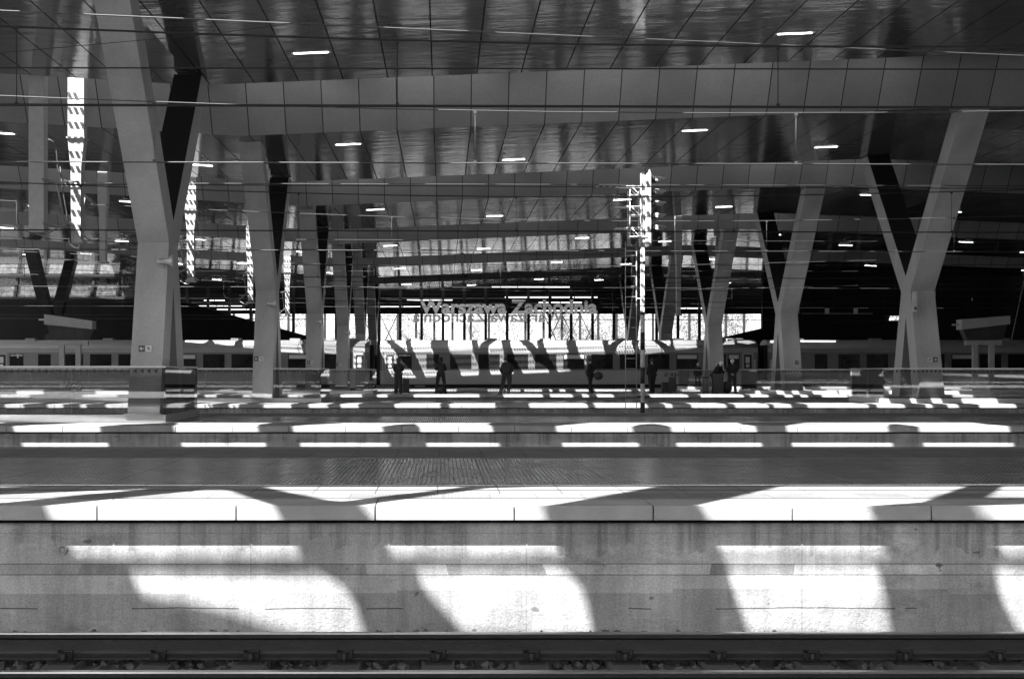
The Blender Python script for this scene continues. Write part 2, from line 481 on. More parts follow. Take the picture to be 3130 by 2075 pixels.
# ------------------------------------------------------------------ nearest track
RAIL = [(-.075, 0), (.075, 0), (.075, .012), (.022, .032), (.010, .05), (.010, .125), (.034, .142), (.036, .168), (.028, .176), (-.028, .176), (-.036, .168), (-.034, .142), (-.010, .125), (-.010, .05), (-.022, .032), (-.075, .012)]
tr = thing('railway_track', 'nearest railway track, dark rails on concrete sleepers below the stained platform wall', 'railway track', (0, 9.3, -1.0))
for y, zt in ((9.99, -.76), (8.55, -.728)):
    r_ = MB()
    a = [(-60, y - 9.3 + p[0], zt + 1.0 - .176 + p[1]) for p in RAIL]
    r_.prism(a, (120, 0, 0))
    r_.bm.normal_update()
    for f in r_.bm.faces:
        c = f.calc_center_median()
        f.material_index = 1 if c.z > zt + 1.0 - .012 else 0
    r_.build('rail', [M['rail_side'], M['rail_head']], tr)
sl = MB().prism([(-.15, -1.35, -.16), (.15, -1.35, -.16), (.11, -1.35, .05), (-.11, -1.35, .05)], (0, 2.7, 0)).bevel(.012)
sl_me = sl.build('sleeper', M['sleeper'], tr).data
first = [o for o in tr.children if o.name.startswith('sleeper')][0]
for y, zt in ((9.99, -.76), (8.55, -.728)):
    fz = MB()
    yy = y - 9.3; zb = zt + 1.0 - .176
    fz.box(-.09, .09, yy - .19, yy + .19, .05, max(.056, zb))
    for s in (-1, 1):
        fz.box(-.05, .05, yy + s * .085 - .012, yy + s * .085 + .012, zb - .004, zb + .05)
        fz.tube([(-.045, yy + s * .10, zb - .004), (-.05, yy + s * .07, zb + .062), (-.015, yy + s * .05, zb + .05), (.015, yy + s * .05, zb + .05), (.05, yy + s * .07, zb + .062), (.045, yy + s * .10, zb - .004)], .011, 6)
        fz.tube([(0, yy + s * .12, zb - .02), (0, yy + s * .12, zb + .055)], .02, 6)
    fz.build('rail_fastening', M['clip'], first)
x = -7.83
sx = x
first.location = (x, 0, 0)
while x < 6.0:
    x += .65
    c = first.copy(); COL.objects.link(c); c.parent = tr; c.location = (x, 0, 0)
    for fc in list(first.children):
        d = fc.copy(); COL.objects.link(d); d.parent = c

# ------------------------------------------------------------------ platforms
for k in range(7):
    y0, w = PE[k], PW[k]
    y1 = y0 + w
    lab = ['nearest platform, stained concrete wall and sunlit edge slabs across the foreground',
           'second platform from the camera, bearing the large left column and its glass stairwell railing',
           'third platform from the camera, bearing the tall column at the right',
           'fourth platform from the camera, where the travellers wait',
           'fifth platform from the camera, along which the train stands',
           'platform hidden behind the standing train', 'last platform, far behind the train'][k]
    t = thing('platform', lab, 'platform', (0, y0, -1.3), 'railway platforms')
    MB().box(XL, XR, .117, w - .117, 0, 1.3 - .150).build('wall', M['wall'], t)
    MB().box(XL, XR, .30, w - .30, 1.3 - .150, 1.3 - .113).build('shade_gap', M['black'], t)  # recess filled with black to stand for shade under the slabs
    e = MB()
    x0 = (448 / 1.511 - 1352.6) * 11.34 / 4347 if k == 0 else .31 * k
    n0 = int((x0 - XL) / 1.109)
    n1 = int((XR - x0) / 1.109)
    if k < 3:
        for i in range(-n0, n1):
            e.box(x0 + i * 1.109 + .006, x0 + (i + 1) * 1.109 - .006, 0, .62, 1.3 - .113, 1.3)
        if k == 0: e.bevel(.006, 1)
    else:
        e.box(XL, XR, 0, .62, 1.3 - .113, 1.3)
    e.build('edge_slab', M['edge'], t)
    MB().box(XL, XR, w - .62, w, 1.3 - .113, 1.3).build('edge_slab', M['edge'], t)
    if k == 0:
        rg = MB(); xr_, zr_ = -3.06, 1.3 - .366
        rg.tube([(xr_ + .034 * math.cos(q * math.pi / 10), .112, zr_ + .034 * math.sin(q * math.pi / 10)) for q in range(21)], .008, 6, caps=False)
        rg.tube([(xr_, .118, zr_), (xr_, .108, zr_)], .02, 12).build('drain_outlet', M['edge'], t)
    MB().box(XL, XR, .62, .72, 1.3 - .113, 1.3 - .004).box(XL, XR, .72 + .4, 2.2, 1.3 - .113, 1.3).box(XL, XR, w - 2.7, w - .62, 1.3 - .113, 1.3).build('paving', M['paving'], t)
    MB().box(XL, XR, .72, 1.12, 1.3 - .113, 1.3 + .002).build('tactile_strip', M['tactile'], t)
    MB().box(XL, XR, 2.2, w - 2.7, 1.3 - .113, 1.3 - .002).build('polished_paving', M['granite'], t)

t = thing('platform', 'unseen platform under the viewer, paved pale to bounce light', 'platform', (0, -16, -1.3), 'railway platforms')  # out of view; pale top added to bounce sun onto the scene
MB().box(XL, XR, .117, 18.8, 0, 1.3 - .15).build('wall', M['wall'], t)
MB().box(XL, XR, 0, 19.0, 1.3 - .15, 1.3).build('paving', M['kerb'], t)

# ------------------------------------------------------------------ roof: canopies over the platforms, skylight decks over the tracks
def zoff(x):
    if x < -6.3: return .06 * (-6.3 - x)
    if x < 16.7: return .04 * (x + 6.3)
    return max(0.0, .92 - .04 * (x - 16.7))
YA = [1.5, 18.0, 36.8, 55.65, 74.5, 93.35, 112.2, 131.0]        # far edge of each canopy's soffit = near edge of each skylight
RX = [-46.0, -34.0, -22.0, -6.3, 5.2, 16.7, 28.0, 39.7, 56.0]
WORDS = ['overhead behind the viewer', 'over the nearest platform', 'over the second platform', 'over the third platform', 'over the fourth platform', 'over the fifth platform', 'beyond the standing train', 'last before the station name']
for k in range(8):
    yb = (YA[k - 1] + 7.5) if k else -2.0  # canopy behind the viewer cut short to let sky light in
    ya = YA[k]
    t = thing('canopy_roof', 'folded metal canopy roof with glossy panelled soffit, ' + WORDS[k], 'canopy roof', (0, yb, 0), 'folded station canopies')
    so, fa, sk = MB(), MB(), MB()
    rx = [-27.0] + RX[3:] if k == 7 else RX
    for xa, xb in zip(rx, rx[1:]):
        za, zb = zoff(xa), zoff(xb)
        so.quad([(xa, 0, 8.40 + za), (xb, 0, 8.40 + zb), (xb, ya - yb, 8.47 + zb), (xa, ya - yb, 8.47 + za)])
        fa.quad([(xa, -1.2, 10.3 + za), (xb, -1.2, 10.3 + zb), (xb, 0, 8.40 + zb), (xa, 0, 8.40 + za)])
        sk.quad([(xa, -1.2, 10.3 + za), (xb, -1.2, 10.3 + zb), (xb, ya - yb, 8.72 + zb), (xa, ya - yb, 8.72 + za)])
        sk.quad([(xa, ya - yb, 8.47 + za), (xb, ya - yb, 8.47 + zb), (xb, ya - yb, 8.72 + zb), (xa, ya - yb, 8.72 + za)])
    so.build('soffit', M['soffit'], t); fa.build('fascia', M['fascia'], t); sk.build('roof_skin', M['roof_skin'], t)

# openings shaped to cast sun patches: (x, metres beyond the near edge of the deck)
HOLES = {
 0: [
  [(-8.12,4.4),(-8.13,4.46),(-8.13,4.48),(-7.22,5.91),(-7.04,5.91),(-6.25,4.55),(-6.24,4.51),(-6.22,4.45)],
  [(-5.59,4.54),(-4.7,6.05),(-4.21,6.39),(-3.17,6.35),(-3.64,5.32),(-4.13,4.51),(-4.19,4.47),(-4.14,4.46),(-4.18,4.41),(-5.53,4.44),(-5.52,4.49),(-5.54,4.49)],
  [(-2.94,4.49),(-2.0,6.26),(-0.32,6.18),(-1.11,4.73),(-1.59,4.46),(-1.62,4.42),(-1.56,4.41),(-1.61,4.36),(-2.91,4.39),(-2.9,4.44),(-2.89,4.44)],
  [(-6.79,6.51),(-4.92,6.45),(-5.79,4.88),(-5.94,5.0)],
  [(-7.8,5.99),(-8.91,5.39),(-10.11,4.81),(-10.41,4.43),(-9.0,4.47),(-8.59,4.73)],
  [(-10.72,6.45),(-8.88,6.5),(-9.25,6.1),(-9.9,5.77)],
  [(-0.46,5.08),(0.04,6.18),(1.17,6.16),(0.34,5.06)],
  [(-0.81,4.44),(-0.32,4.55),(0.63,4.87),(0.61,4.42),(0.56,4.38),(0.68,4.37),(0.64,4.32),(-0.65,4.35),(-0.71,4.4),(-0.76,4.4)],
  [(-7.71,4.35),(-6.15,4.38),(-6.02,4.33),(-5.97,4.27),(-6.02,4.12),(-6.53,4.12),(-7.13,4.22),(-7.72,4.26)],
  [(-5.37,4.38),(-4.22,4.36),(-4.12,4.29),(-4.22,4.09),(-5.21,4.11),(-5.3,4.2),(-5.39,4.29)],
  [(-2.89,4.36),(-1.72,4.32),(-1.76,4.22),(-1.87,4.04),(-2.97,4.06),(-2.94,4.24)],
  [(-0.79,4.28),(0.41,4.27),(0.27,4.0),(-0.83,4.02),(-0.85,4.16)],
  [(-10.75,4.27),(-9.32,4.31),(-9.21,4.04),(-10.29,4.01)],
 ],
 1: [
  [(-16.05,4.08),(-15.98,4.31),(-16.17,5.13),(-16.5,6.28),(-14.47,6.33),(-14.47,5.09),(-14.32,4.36),(-14.45,4.13)],
  [(-13.61,4.15),(-13.53,4.38),(-13.24,5.22),(-12.82,6.38),(-10.95,6.43),(-11.57,5.17),(-11.79,4.43),(-11.91,4.2)],
  [(-10.38,4.24),(-10.3,4.48),(-10.5,5.29),(-10.83,6.44),(-8.75,6.5),(-8.76,5.26),(-8.6,4.53),(-8.73,4.29)],
  [(-7.98,4.31),(-7.9,4.55),(-7.61,5.38),(-7.19,6.54),(-5.3,6.55),(-5.89,5.32),(-6.1,4.59),(-6.22,4.36)],
  [(-5.46,4.34),(-5.39,4.57),(-5.58,5.4),(-5.89,6.56),(-4.12,6.53),(-4.13,5.28),(-3.98,4.55),(-4.1,4.32)],
  [(-2.83,4.29),(-2.76,4.52),(-2.48,5.34),(-2.08,6.49),(-0.48,6.46),(-1.08,5.23),(-1.28,4.5),(-1.4,4.27)],
  [(-0.62,4.25),(-0.55,4.48),(-0.74,5.31),(-1.05,6.47),(0.95,6.43),(0.95,5.19),(1.1,4.45),(0.98,4.22)],
  [(1.61,4.21),(1.68,4.44),(1.96,5.26),(2.36,6.4),(4.44,6.36),(3.85,5.13),(3.64,4.4),(3.52,4.17)],
  [(4.15,4.16),(4.23,4.39),(4.04,5.22),(3.73,6.38),(5.83,6.34),(5.83,5.09),(5.98,4.36),(5.86,4.13)],
  [(6.66,4.11),(6.73,4.34),(7.01,5.16),(7.41,6.31),(9.45,6.27),(8.85,5.04),(8.65,4.31),(8.53,4.08)],
 ],
 2: [
  [(-19.62,3.78),(-19.57,4.03),(-19.63,6.01),(-19.05,6.02),(-18.93,4.05),(-18.98,3.79)],
  [(-18.2,3.82),(-18.15,4.07),(-18.21,6.05),(-17.72,6.06),(-17.61,4.09),(-17.66,3.83)],
  [(-17.09,3.85),(-17.05,4.11),(-17.1,6.08),(-16.94,6.09),(-16.83,4.11),(-16.87,3.86)],
  [(-16.23,3.87),(-16.19,4.13),(-16.25,6.11),(-15.51,6.13),(-15.4,4.15),(-15.45,3.9)],
  [(-13.17,3.96),(-13.12,4.22),(-13.18,6.19),(-12.72,6.21),(-12.61,4.23),(-12.65,3.98)],
  [(-12.09,3.99),(-12.04,4.25),(-12.1,6.22),(-11.88,6.23),(-11.77,4.26),(-11.82,4.0)],
  [(-11.28,4.02),(-11.23,4.27),(-11.29,6.25),(-10.07,6.28),(-9.96,4.31),(-10.0,4.05)],
  [(-9.41,4.07),(-9.37,4.33),(-9.43,6.3),(-8.84,6.32),(-8.73,4.34),(-8.78,4.09)],
  [(-8.34,4.1),(-8.29,4.36),(-8.35,6.33),(-7.81,6.35),(-7.7,4.37),(-7.75,4.12)],
  [(-6.52,4.15),(-6.48,4.41),(-6.53,6.38),(-5.12,6.37),(-5.01,4.39),(-5.06,4.14)],
  [(-4.75,4.13),(-4.71,4.38),(-4.76,6.36),(-3.34,6.33),(-3.23,4.36),(-3.27,4.1)],
  [(-2.2,4.08),(-2.15,4.34),(-2.21,6.31),(-0.38,6.28),(-0.27,4.3),(-0.32,4.04)],
  [(-0.08,4.04),(-0.04,4.29),(-0.1,6.27),(1.54,6.24),(1.65,4.26),(1.6,4.01)],
  [(2.17,4.0),(2.21,4.25),(2.16,6.23),(2.34,6.23),(2.45,4.25),(2.4,3.99)],
  [(3.01,3.98),(3.06,4.24),(3.0,6.21),(4.08,6.19),(4.18,4.21),(4.14,3.96)],
  [(4.42,3.95),(4.46,4.21),(4.41,6.19),(5.44,6.17),(5.54,4.19),(5.5,3.93)],
  [(5.66,3.93),(5.71,4.18),(5.65,6.16),(6.16,6.15),(6.27,4.17),(6.23,3.92)],
  [(6.74,3.91),(6.79,4.16),(6.73,6.14),(8.65,6.1),(8.76,4.13),(8.71,3.87)],
  [(8.97,3.87),(9.01,4.12),(8.96,6.1),(9.8,6.08),(9.91,4.1),(9.86,3.85)],
  [(10.54,3.84),(10.59,4.09),(10.53,6.07),(10.69,6.07),(10.8,4.09),(10.75,3.83)],
  [(11.25,3.82),(11.29,4.08),(11.23,6.05),(11.54,6.05),(11.64,4.07),(11.6,3.82)],
  [(12.25,3.8),(12.3,4.06),(12.24,6.04),(13.39,6.01),(13.49,4.04),(13.45,3.78)],
  [(-13.39,2.62),(-11.52,4.64),(-10.9,4.06),(-12.77,2.04)],
  [(2.38,1.28),(4.42,3.49),(4.86,3.09),(2.82,0.88)],
 ],
 3: [
  [(-25.9,3.82),(-25.85,4.07),(-25.91,6.05),(-24.58,6.09),(-24.47,4.11),(-24.51,3.86)],
  [(-22.02,3.93),(-21.98,4.19),(-22.04,6.16),(-20.43,6.21),(-20.32,4.23),(-20.36,3.98)],
  [(-18.98,4.02),(-18.93,4.27),(-18.99,6.25),(-16.97,6.31),(-16.86,4.33),(-16.9,4.08)],
  [(-16.21,4.1),(-16.16,4.35),(-16.22,6.33),(-15.72,6.34),(-15.61,4.37),(-15.66,4.11)],
  [(-15.1,4.13),(-15.06,4.38),(-15.11,6.36),(-13.99,6.39),(-13.88,4.42),(-13.93,4.16)],
  [(-12.26,4.21),(-12.22,4.47),(-12.28,6.44),(-11.43,6.47),(-11.32,4.49),(-11.36,4.24)],
  [(-9.77,4.28),(-9.73,4.54),(-9.79,6.51),(-8.84,6.54),(-8.72,4.57),(-8.77,4.31)],
  [(-8.04,4.33),(-8.0,4.59),(-8.06,6.56),(-7.62,6.57),(-7.51,4.6),(-7.56,4.34)],
  [(-6.31,4.38),(-6.27,4.64),(-6.33,6.61),(-3.4,6.56),(-3.29,4.58),(-3.34,4.32)],
  [(-2.24,4.3),(-2.2,4.56),(-2.25,6.54),(-0.52,6.5),(-0.41,4.52),(-0.46,4.27)],
  [(-0.12,4.26),(-0.08,4.52),(-0.14,6.49),(0.84,6.48),(0.95,4.5),(0.9,4.24)],
  [(1.33,4.23),(1.38,4.49),(1.32,6.47),(1.57,6.46),(1.67,4.48),(1.63,4.23)],
  [(1.99,4.22),(2.04,4.48),(1.98,6.45),(2.69,6.44),(2.8,4.46),(2.75,4.21)],
  [(4.41,4.18),(4.45,4.43),(4.4,6.41),(5.74,6.38),(5.84,4.4),(5.8,4.15)],
  [(5.8,4.15),(5.84,4.4),(5.79,6.38),(6.07,6.38),(6.17,4.4),(6.13,4.14)],
  [(6.69,4.13),(6.74,4.39),(6.68,6.36),(8.58,6.33),(8.69,4.35),(8.64,4.09)],
  [(8.94,4.09),(8.99,4.34),(8.93,6.32),(9.71,6.31),(9.81,4.33),(9.77,4.07)],
  [(10.5,4.06),(10.54,4.31),(10.49,6.29),(10.8,6.29),(10.91,4.31),(10.86,4.05)],
  [(11.23,4.05),(11.27,4.3),(11.21,6.28),(11.5,6.27),(11.6,4.29),(11.56,4.04)],
  [(12.19,4.03),(12.23,4.28),(12.17,6.26),(13.28,6.24),(13.39,4.26),(13.34,4.0)],
  [(13.41,4.0),(13.45,4.26),(13.4,6.24),(14.74,6.21),(14.84,4.23),(14.8,3.98)],
  [(15.73,3.96),(15.77,4.21),(15.71,6.19),(17.0,6.18),(17.11,4.2),(17.06,3.95)],
  [(18.16,3.97),(18.21,4.22),(18.15,6.2),(19.06,6.22),(19.17,4.24),(19.12,3.99)],
  [(-13.39,2.62),(-11.52,4.64),(-10.9,4.06),(-12.77,2.04)],
 ],
 4: [
  [(-31.86,3.51),(-31.81,3.77),(-31.87,5.74),(-29.26,5.82),(-29.15,3.85),(-29.19,3.59)],
  [(-27.41,3.64),(-27.37,3.9),(-27.43,5.87),(-25.7,5.92),(-25.59,3.95),(-25.63,3.69)],
  [(-22.97,3.77),(-22.92,4.03),(-22.98,6.0),(-20.36,6.08),(-20.25,4.1),(-20.3,3.85)],
  [(-18.52,3.9),(-18.47,4.15),(-18.53,6.13),(-17.69,6.15),(-17.58,4.18),(-17.63,3.92)],
  [(-16.21,3.96),(-16.16,4.22),(-16.22,6.19),(-14.23,6.25),(-14.12,4.28),(-14.16,4.02)],
  [(-9.72,4.15),(-9.67,4.41),(-9.73,6.38),(-7.47,6.45),(-7.36,4.47),(-7.4,4.22)],
  [(-6.96,4.23),(-6.91,4.49),(-6.97,6.46),(-4.19,6.44),(-4.08,4.46),(-4.12,4.21)],
  [(-2.34,4.17),(-2.29,4.43),(-2.35,6.4),(-1.55,6.39),(-1.44,4.41),(-1.49,4.16)],
  [(-1.32,4.15),(-1.27,4.41),(-1.33,6.38),(-0.53,6.37),(-0.42,4.39),(-0.47,4.14)],
  [(-0.21,4.13),(-0.17,4.39),(-0.22,6.36),(0.75,6.34),(0.85,4.37),(0.81,4.11)],
  [(1.23,4.1),(1.28,4.36),(1.22,6.34),(1.34,6.33),(1.45,4.35),(1.4,4.1)],
  [(1.83,4.09),(1.87,4.35),(1.82,6.32),(2.11,6.32),(2.21,4.34),(2.17,4.09)],
  [(2.77,4.07),(2.81,4.33),(2.75,6.31),(3.47,6.29),(3.58,4.31),(3.53,4.06)],
  [(3.87,4.05),(3.92,4.31),(3.86,6.28),(5.94,6.25),(6.04,4.27),(6.0,4.01)],
  [(6.42,4.0),(6.47,4.26),(6.41,6.24),(7.3,6.22),(7.4,4.24),(7.36,3.99)],
  [(8.89,3.96),(8.93,4.21),(8.88,6.19),(9.93,6.17),(10.04,4.19),(9.99,3.94)],
  [(11.1,3.91),(11.14,4.17),(11.09,6.15),(13.08,6.11),(13.18,4.13),(13.14,3.88)],
  [(13.99,3.86),(14.04,4.11),(13.98,6.09),(16.48,6.04),(16.59,4.06),(16.54,3.81)],
  [(17.42,3.82),(17.46,4.08),(17.41,6.05),(19.12,6.09),(19.23,4.11),(19.18,3.85)],
  [(20.94,3.89),(20.99,4.14),(20.93,6.12),(21.76,6.14),(21.87,4.16),(21.83,3.91)],
  [(25.0,3.97),(25.04,4.22),(24.99,6.2),(26.17,6.22),(26.28,4.25),(26.23,3.99)],
  [(-13.39,2.62),(-11.52,4.64),(-10.9,4.06),(-12.77,2.04)],
 ],
 5: [
  [(-9.42,0.91),(-9.05,1.26),(-8.72,1.81),(-8.04,2.01),(-8.6,0.91),(-8.87,0.74),(-9.31,0.27),(-10.02,0.25)],
  [(-7.48,2.22),(-7.04,2.23),(-6.7,1.2),(-6.51,0.89),(-6.5,0.8),(-6.27,0.57),(-5.99,0.33),(-5.87,0.09),(-5.68,-0.13),(-6.93,-0.15),(-7.52,-0.04),(-7.58,0.32),(-7.58,0.7),(-7.55,0.89),(-7.52,1.22)],
  [(-6.37,2.16),(-5.51,2.24),(-5.56,1.2),(-5.67,0.91),(-5.75,0.91),(-5.96,1.06),(-6.27,1.5)],
  [(-5.17,2.32),(-3.79,2.29),(-3.95,0.88),(-4.26,0.39),(-4.03,0.1),(-3.94,-0.18),(-5.13,-0.15),(-5.24,0.07),(-5.23,0.6),(-5.28,0.83)],
  [(-2.61,2.27),(-1.02,2.24),(-1.12,1.16),(-1.2,0.83),(-1.28,0.66),(-1.31,0.26),(-1.62,-0.21),(-1.79,-0.35),(-2.77,-0.33),(-2.76,-0.14),(-2.72,0.55),(-2.81,0.86),(-2.75,1.19)],
  [(-0.66,1.96),(0.01,2.13),(-0.5,1.23),(-0.77,0.89),(-0.7,1.15)],
  [(-0.16,0.85),(0.36,1.37),(0.65,2.02),(0.99,2.11),(0.92,1.17),(0.81,0.79),(0.68,0.48),(0.81,0.19),(0.87,-0.11),(-0.7,-0.29),(-0.72,-0.01),(-0.65,0.25)],
  [(1.61,2.1),(2.12,2.09),(2.34,1.09),(2.64,0.73),(2.6,0.47),(3.13,0.29),(3.29,0.15),(3.28,0.01),(2.51,-0.05),(1.49,-0.14),(1.41,0.25),(1.33,0.49),(1.45,0.78)],
  [(2.75,1.89),(3.43,2.07),(3.31,1.07),(3.23,0.84),(3.16,0.86),(3.07,1.08)],
  [(3.85,2.14),(5.42,2.11),(5.28,1.04),(5.21,0.7),(4.98,0.59),(4.69,0.17),(4.87,0.09),(4.51,0.08),(3.88,0.04),(3.86,0.23),(3.69,0.42),(3.72,0.66),(3.71,0.92)],
  [(6.06,2.1),(7.88,2.07),(7.74,0.99),(7.63,0.61),(7.61,0.54),(6.3,0.56),(5.93,0.17),(5.89,0.33),(5.85,0.62),(5.94,0.98)],
  [(8.23,1.69),(8.84,1.87),(8.24,1.0),(8.13,0.98)],
  [(8.37,0.64),(8.62,0.78),(9.02,1.17),(9.37,1.76),(9.87,1.85),(9.73,1.0),(9.66,0.62),(9.54,0.54),(8.36,0.55)],
  [(10.42,1.84),(11.21,1.82),(11.37,1.12),(11.53,0.77),(11.7,0.57),(10.33,0.52),(9.99,0.53)],
  [(11.72,1.62),(12.49,1.85),(12.38,1.14),(12.24,0.73),(12.03,0.91)],
  [(12.69,1.85),(14.31,1.82),(14.03,0.68),(13.2,0.63),(12.49,0.61),(12.5,0.85)],
  [(14.86,1.62),(16.87,1.78),(16.65,0.82),(15.57,0.82),(14.7,0.73)],
  [(17.04,1.63),(17.83,1.8),(18.21,1.09),(17.59,0.88),(16.95,1.07)],
  [(19.45,1.77),(19.92,1.84),(19.73,1.12),(19.22,1.11)],
  [(21.55,1.87),(24.04,1.91),(23.86,1.29),(21.38,1.24)],
  [(-21.28,1.94),(-19.54,1.98),(-19.7,1.15),(-20.01,1.04),(-21.19,1.18)],
  [(-19.43,1.96),(-17.46,2.05),(-17.69,0.89),(-18.08,0.85),(-19.02,0.97)],
  [(-17.1,1.87),(-16.66,2.06),(-16.27,1.78),(-15.59,2.1),(-12.89,2.18),(-12.87,1.25),(-13.02,0.83),(-13.06,0.66),(-14.55,0.67),(-16.42,0.73),(-17.09,0.76)],
  [(-12.27,2.2),(-10.32,2.26),(-10.55,0.76),(-10.92,0.69),(-11.54,0.73),(-12.73,0.81),(-12.5,1.26)],
  [(-13.39,2.62),(-11.52,4.64),(-10.9,4.06),(-12.77,2.04)],
 ],
}


def inside(p, poly):
    x, y = p; c = False; n = len(poly)
    for i in range(n):
        x1, y1 = poly[i]; x2, y2 = poly[(i + 1) % n]
        if (y1 > y) != (y2 > y) and x < (x2 - x1) * (y - y1) / (y2 - y1) + x1: c = not c
    return c
def deck_z(x, yr): return 8.72 + .235 * yr + zoff(x)
for gno in range(7):
    ya = YA[gno]
    polys = [[(x, min(6.2, max(.06, y))) for x, y in p] for p in HOLES.get(gno, [])]
    xs = [-46.0, -22.0, -6.3, 5.2, 16.7, 28.0, 56.0]
    if gno == 6: xs = [-27.0] + xs[2:]
    vs, es = [], []
    for xk in xs: vs += [(xk, 0.0), (xk, 6.3)]
    for i in range(len(xs)): es.append((2 * i, 2 * i + 1))
    for i in range(len(xs) - 1): es += [(2 * i, 2 * i + 2), (2 * i + 1, 2 * i + 3)]
    for p in polys:
        s0 = len(vs); vs += p
        es += [(s0 + i, s0 + (i + 1) % len(p)) for i in range(len(p))]
    rv, re_, rf, _, _, _ = delaunay_2d_cdt([Vector(v) for v in vs], es, [], 0, 1e-4)
    d = MB()
    bv = [d.bm.verts.new((v.x, v.y, deck_z(v.x, v.y))) for v in rv]
    for f in rf:
        c = (sum(rv[i].x for i in f) / 3, sum(rv[i].y for i in f) / 3)
        if not (0 <= c[1] <= 6.3) or any(inside(c, p) for p in polys): continue
        try: d.bm.faces.new([bv[i] for i in f])
        except ValueError: pass
    bmesh.ops.delete(d.bm, geom=[v for v in d.bm.verts if not v.link_faces], context='VERTS')
    top = bmesh.ops.extrude_face_region(d.bm, geom=list(d.bm.faces))
    for v in [q for q in top['geom'] if isinstance(q, bmesh.types.BMVert)]: v.co.z += .05
    t = thing('skylight', 'steel skylight deck between the canopies, openings shaped to cast sun patches, ' + ['above the viewer', 'before the second platform', 'before the third platform', 'before the fourth platform', 'before the fifth platform', 'above the standing train', 'behind the train'][gno], 'skylight', (0, ya, 0), 'skylights above the tracks')
    d.build('deck', M['skylight'], t)
    if gno >= 2 and polys:
        c_ = MB()
        for p in (polys if gno > 3 else polys[-2:] if gno == 2 else polys[-1:]):
            x0, x1 = min(q[0] for q in p), max(q[0] for q in p); y0, y1 = min(q[1] for q in p), max(q[1] for q in p)
            for i in range(int(x0 / .18) - 1, int(x1 / .18) + 2):
                for j in range(int(y0 / .21) - 1, int(y1 / .21) + 2):
                    cx, cy = i * .18, j * .21
                    if inside((cx, cy), p):
                        h = .054
                        c_.quad([(cx - h, cy - h, deck_z(cx - h, cy - h) + .02), (cx + h, cy - h, deck_z(cx + h, cy - h) + .02), (cx + h, cy + h, deck_z(cx + h, cy + h) + .02), (cx - h, cy + h, deck_z(cx - h, cy + h) + .02)])
        o = c_.build('photovoltaic_cell', M['cell'], t)
        o['kind'] = 'stuff'

# ------------------------------------------------------------------ strip lights under the soffits
def make_light(loc, label):
    t = thing('ceiling_light', label, 'ceiling light', loc, 'strip lights under the soffits')
    MB().box(-.46, .46, -.09, .09, .004, .06).build('housing', M['lamp_body'], t)
    MB().box(-.40, .40, -.04, .04, -.006, .004).build('tube', M['lamp'], t)
    return t
proto_l = None
def soffit_z(k, y, x):
    yb = YA[k - 1] + 7.5
    return 8.40 + .07 * (y - yb) / (YA[k] - yb) + zoff(x)
for k in range(2, 8):
    yb = YA[k - 1] + 7.5
    rows = [(2.5, -3.1), (7.6, 2.6)] if k > 2 else [(8.0, -3.1)]
    for ri, (dy, x0) in enumerate(rows):
        for n in range(-3, 5):
            x = x0 + 11.4 * n
            y = yb + dy
            loc = (x, y, soffit_z(k, y, x) - .012)
            px = 1022 + 3285 * x / y
            if px < -40 or px > 2410: continue
            lab = 'short bright strip light in the %s row under the canopy %s' % (('front', 'rear')[ri], WORDS[k])
            if proto_l is None: lo = proto_l = make_light(loc, lab)
            else: lo = dup(proto_l, loc, lab)
            lo.rotation_euler = (math.atan(.006), -math.atan((zoff(x + .3) - zoff(x - .3)) / .6), 0)

# ------------------------------------------------------------------ X columns
def column(xl, xr, yc, zb, label, group='slanted steel columns', tone='column'):
    t = thing('column', label, 'column', ((xl + xr) / 2, yc, zb), group)
    hw = (xr - xl) / 2
    zw = 3.89 - zb
    top = 8.42 + zoff((xl + xr) / 2) - zb
    s = .92
    if zb > .1:
        bp = MB().box(-hw - .06, hw + .06, -1.62, -.62, -.012, .022).box(-hw - .06, hw + .06, .62, 1.68, -.012, .022)
        bp.build('base_plate', M['column_mid'], t)
    # lower legs (inverted V) up to the waist
    low = [(-1.55, 0), (-.72, 0), (0, 3.0 - zb), (.72, 0), (1.6, 0), (.5, zw), (-.5, zw)]
    l = MB().prism([(-hw, y, z) for y, z in low], (2 * hw, 0, 0))
    l.bm.normal_update()
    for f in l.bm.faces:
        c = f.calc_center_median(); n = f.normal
        if abs(n.x) < .5 and abs(c.y) < .5 and c.z < 2.6: f.material_index = 1  # inner leg faces coloured darker to stand for shade
    l.build('lower_leg', [M[tone], M['column_mid']], t)
    a = .5 + s * (top - zw); i = s * (top - (4.42 - zb))
    up = [(-.5, zw), (.5, zw), (a, top), (i, top), (0, 4.42 - zb), (-i, top), (-a, top)]
    u = MB().prism([(-hw - .004, y, z + .003) for y, z in up], (2 * hw + .008, 0, 0))
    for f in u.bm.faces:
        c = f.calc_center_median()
        if len(f.verts) == 4 and abs(c.y) < i * .6 and c.z > zw + .4: f.material_index = 1  # inner arm faces coloured black to stand for shade
    u.build('upper_arm', [M[tone], M['column_dark']], t)
    return t
LEFT = [(1, -6.66, -5.98), (2, -6.52, -5.83), (3, -6.55, -5.85), (4, -6.5, -5.8), (5, -6.5, -5.8), (6, -6.5, -5.8)]
LW = ['foremost huge grey column at left behind the glass railing', 'second grey column of the left row, rising from the third platform', 'third grey column of the left row, on the travellers\' platform', 'fourth grey column of the left row, just before the train', 'fifth grey column of the left row, beyond the train', 'last grey column of the left row, next to the station name']
for (k, a_, b_), lb in zip(LEFT, LW):
    column(a_, b_, PE[k] + 3.7, .16 if k < 5 else 0.0, lb)
RW = ['largest grey column at right, rising behind the railing of the third platform', 'second grey column of the right row, on the travellers\' platform', 'third grey column of the right row, behind the two grey-haired travellers', 'fourth grey column of the right row, beyond the train', 'last grey column of the right row, far beyond the train']
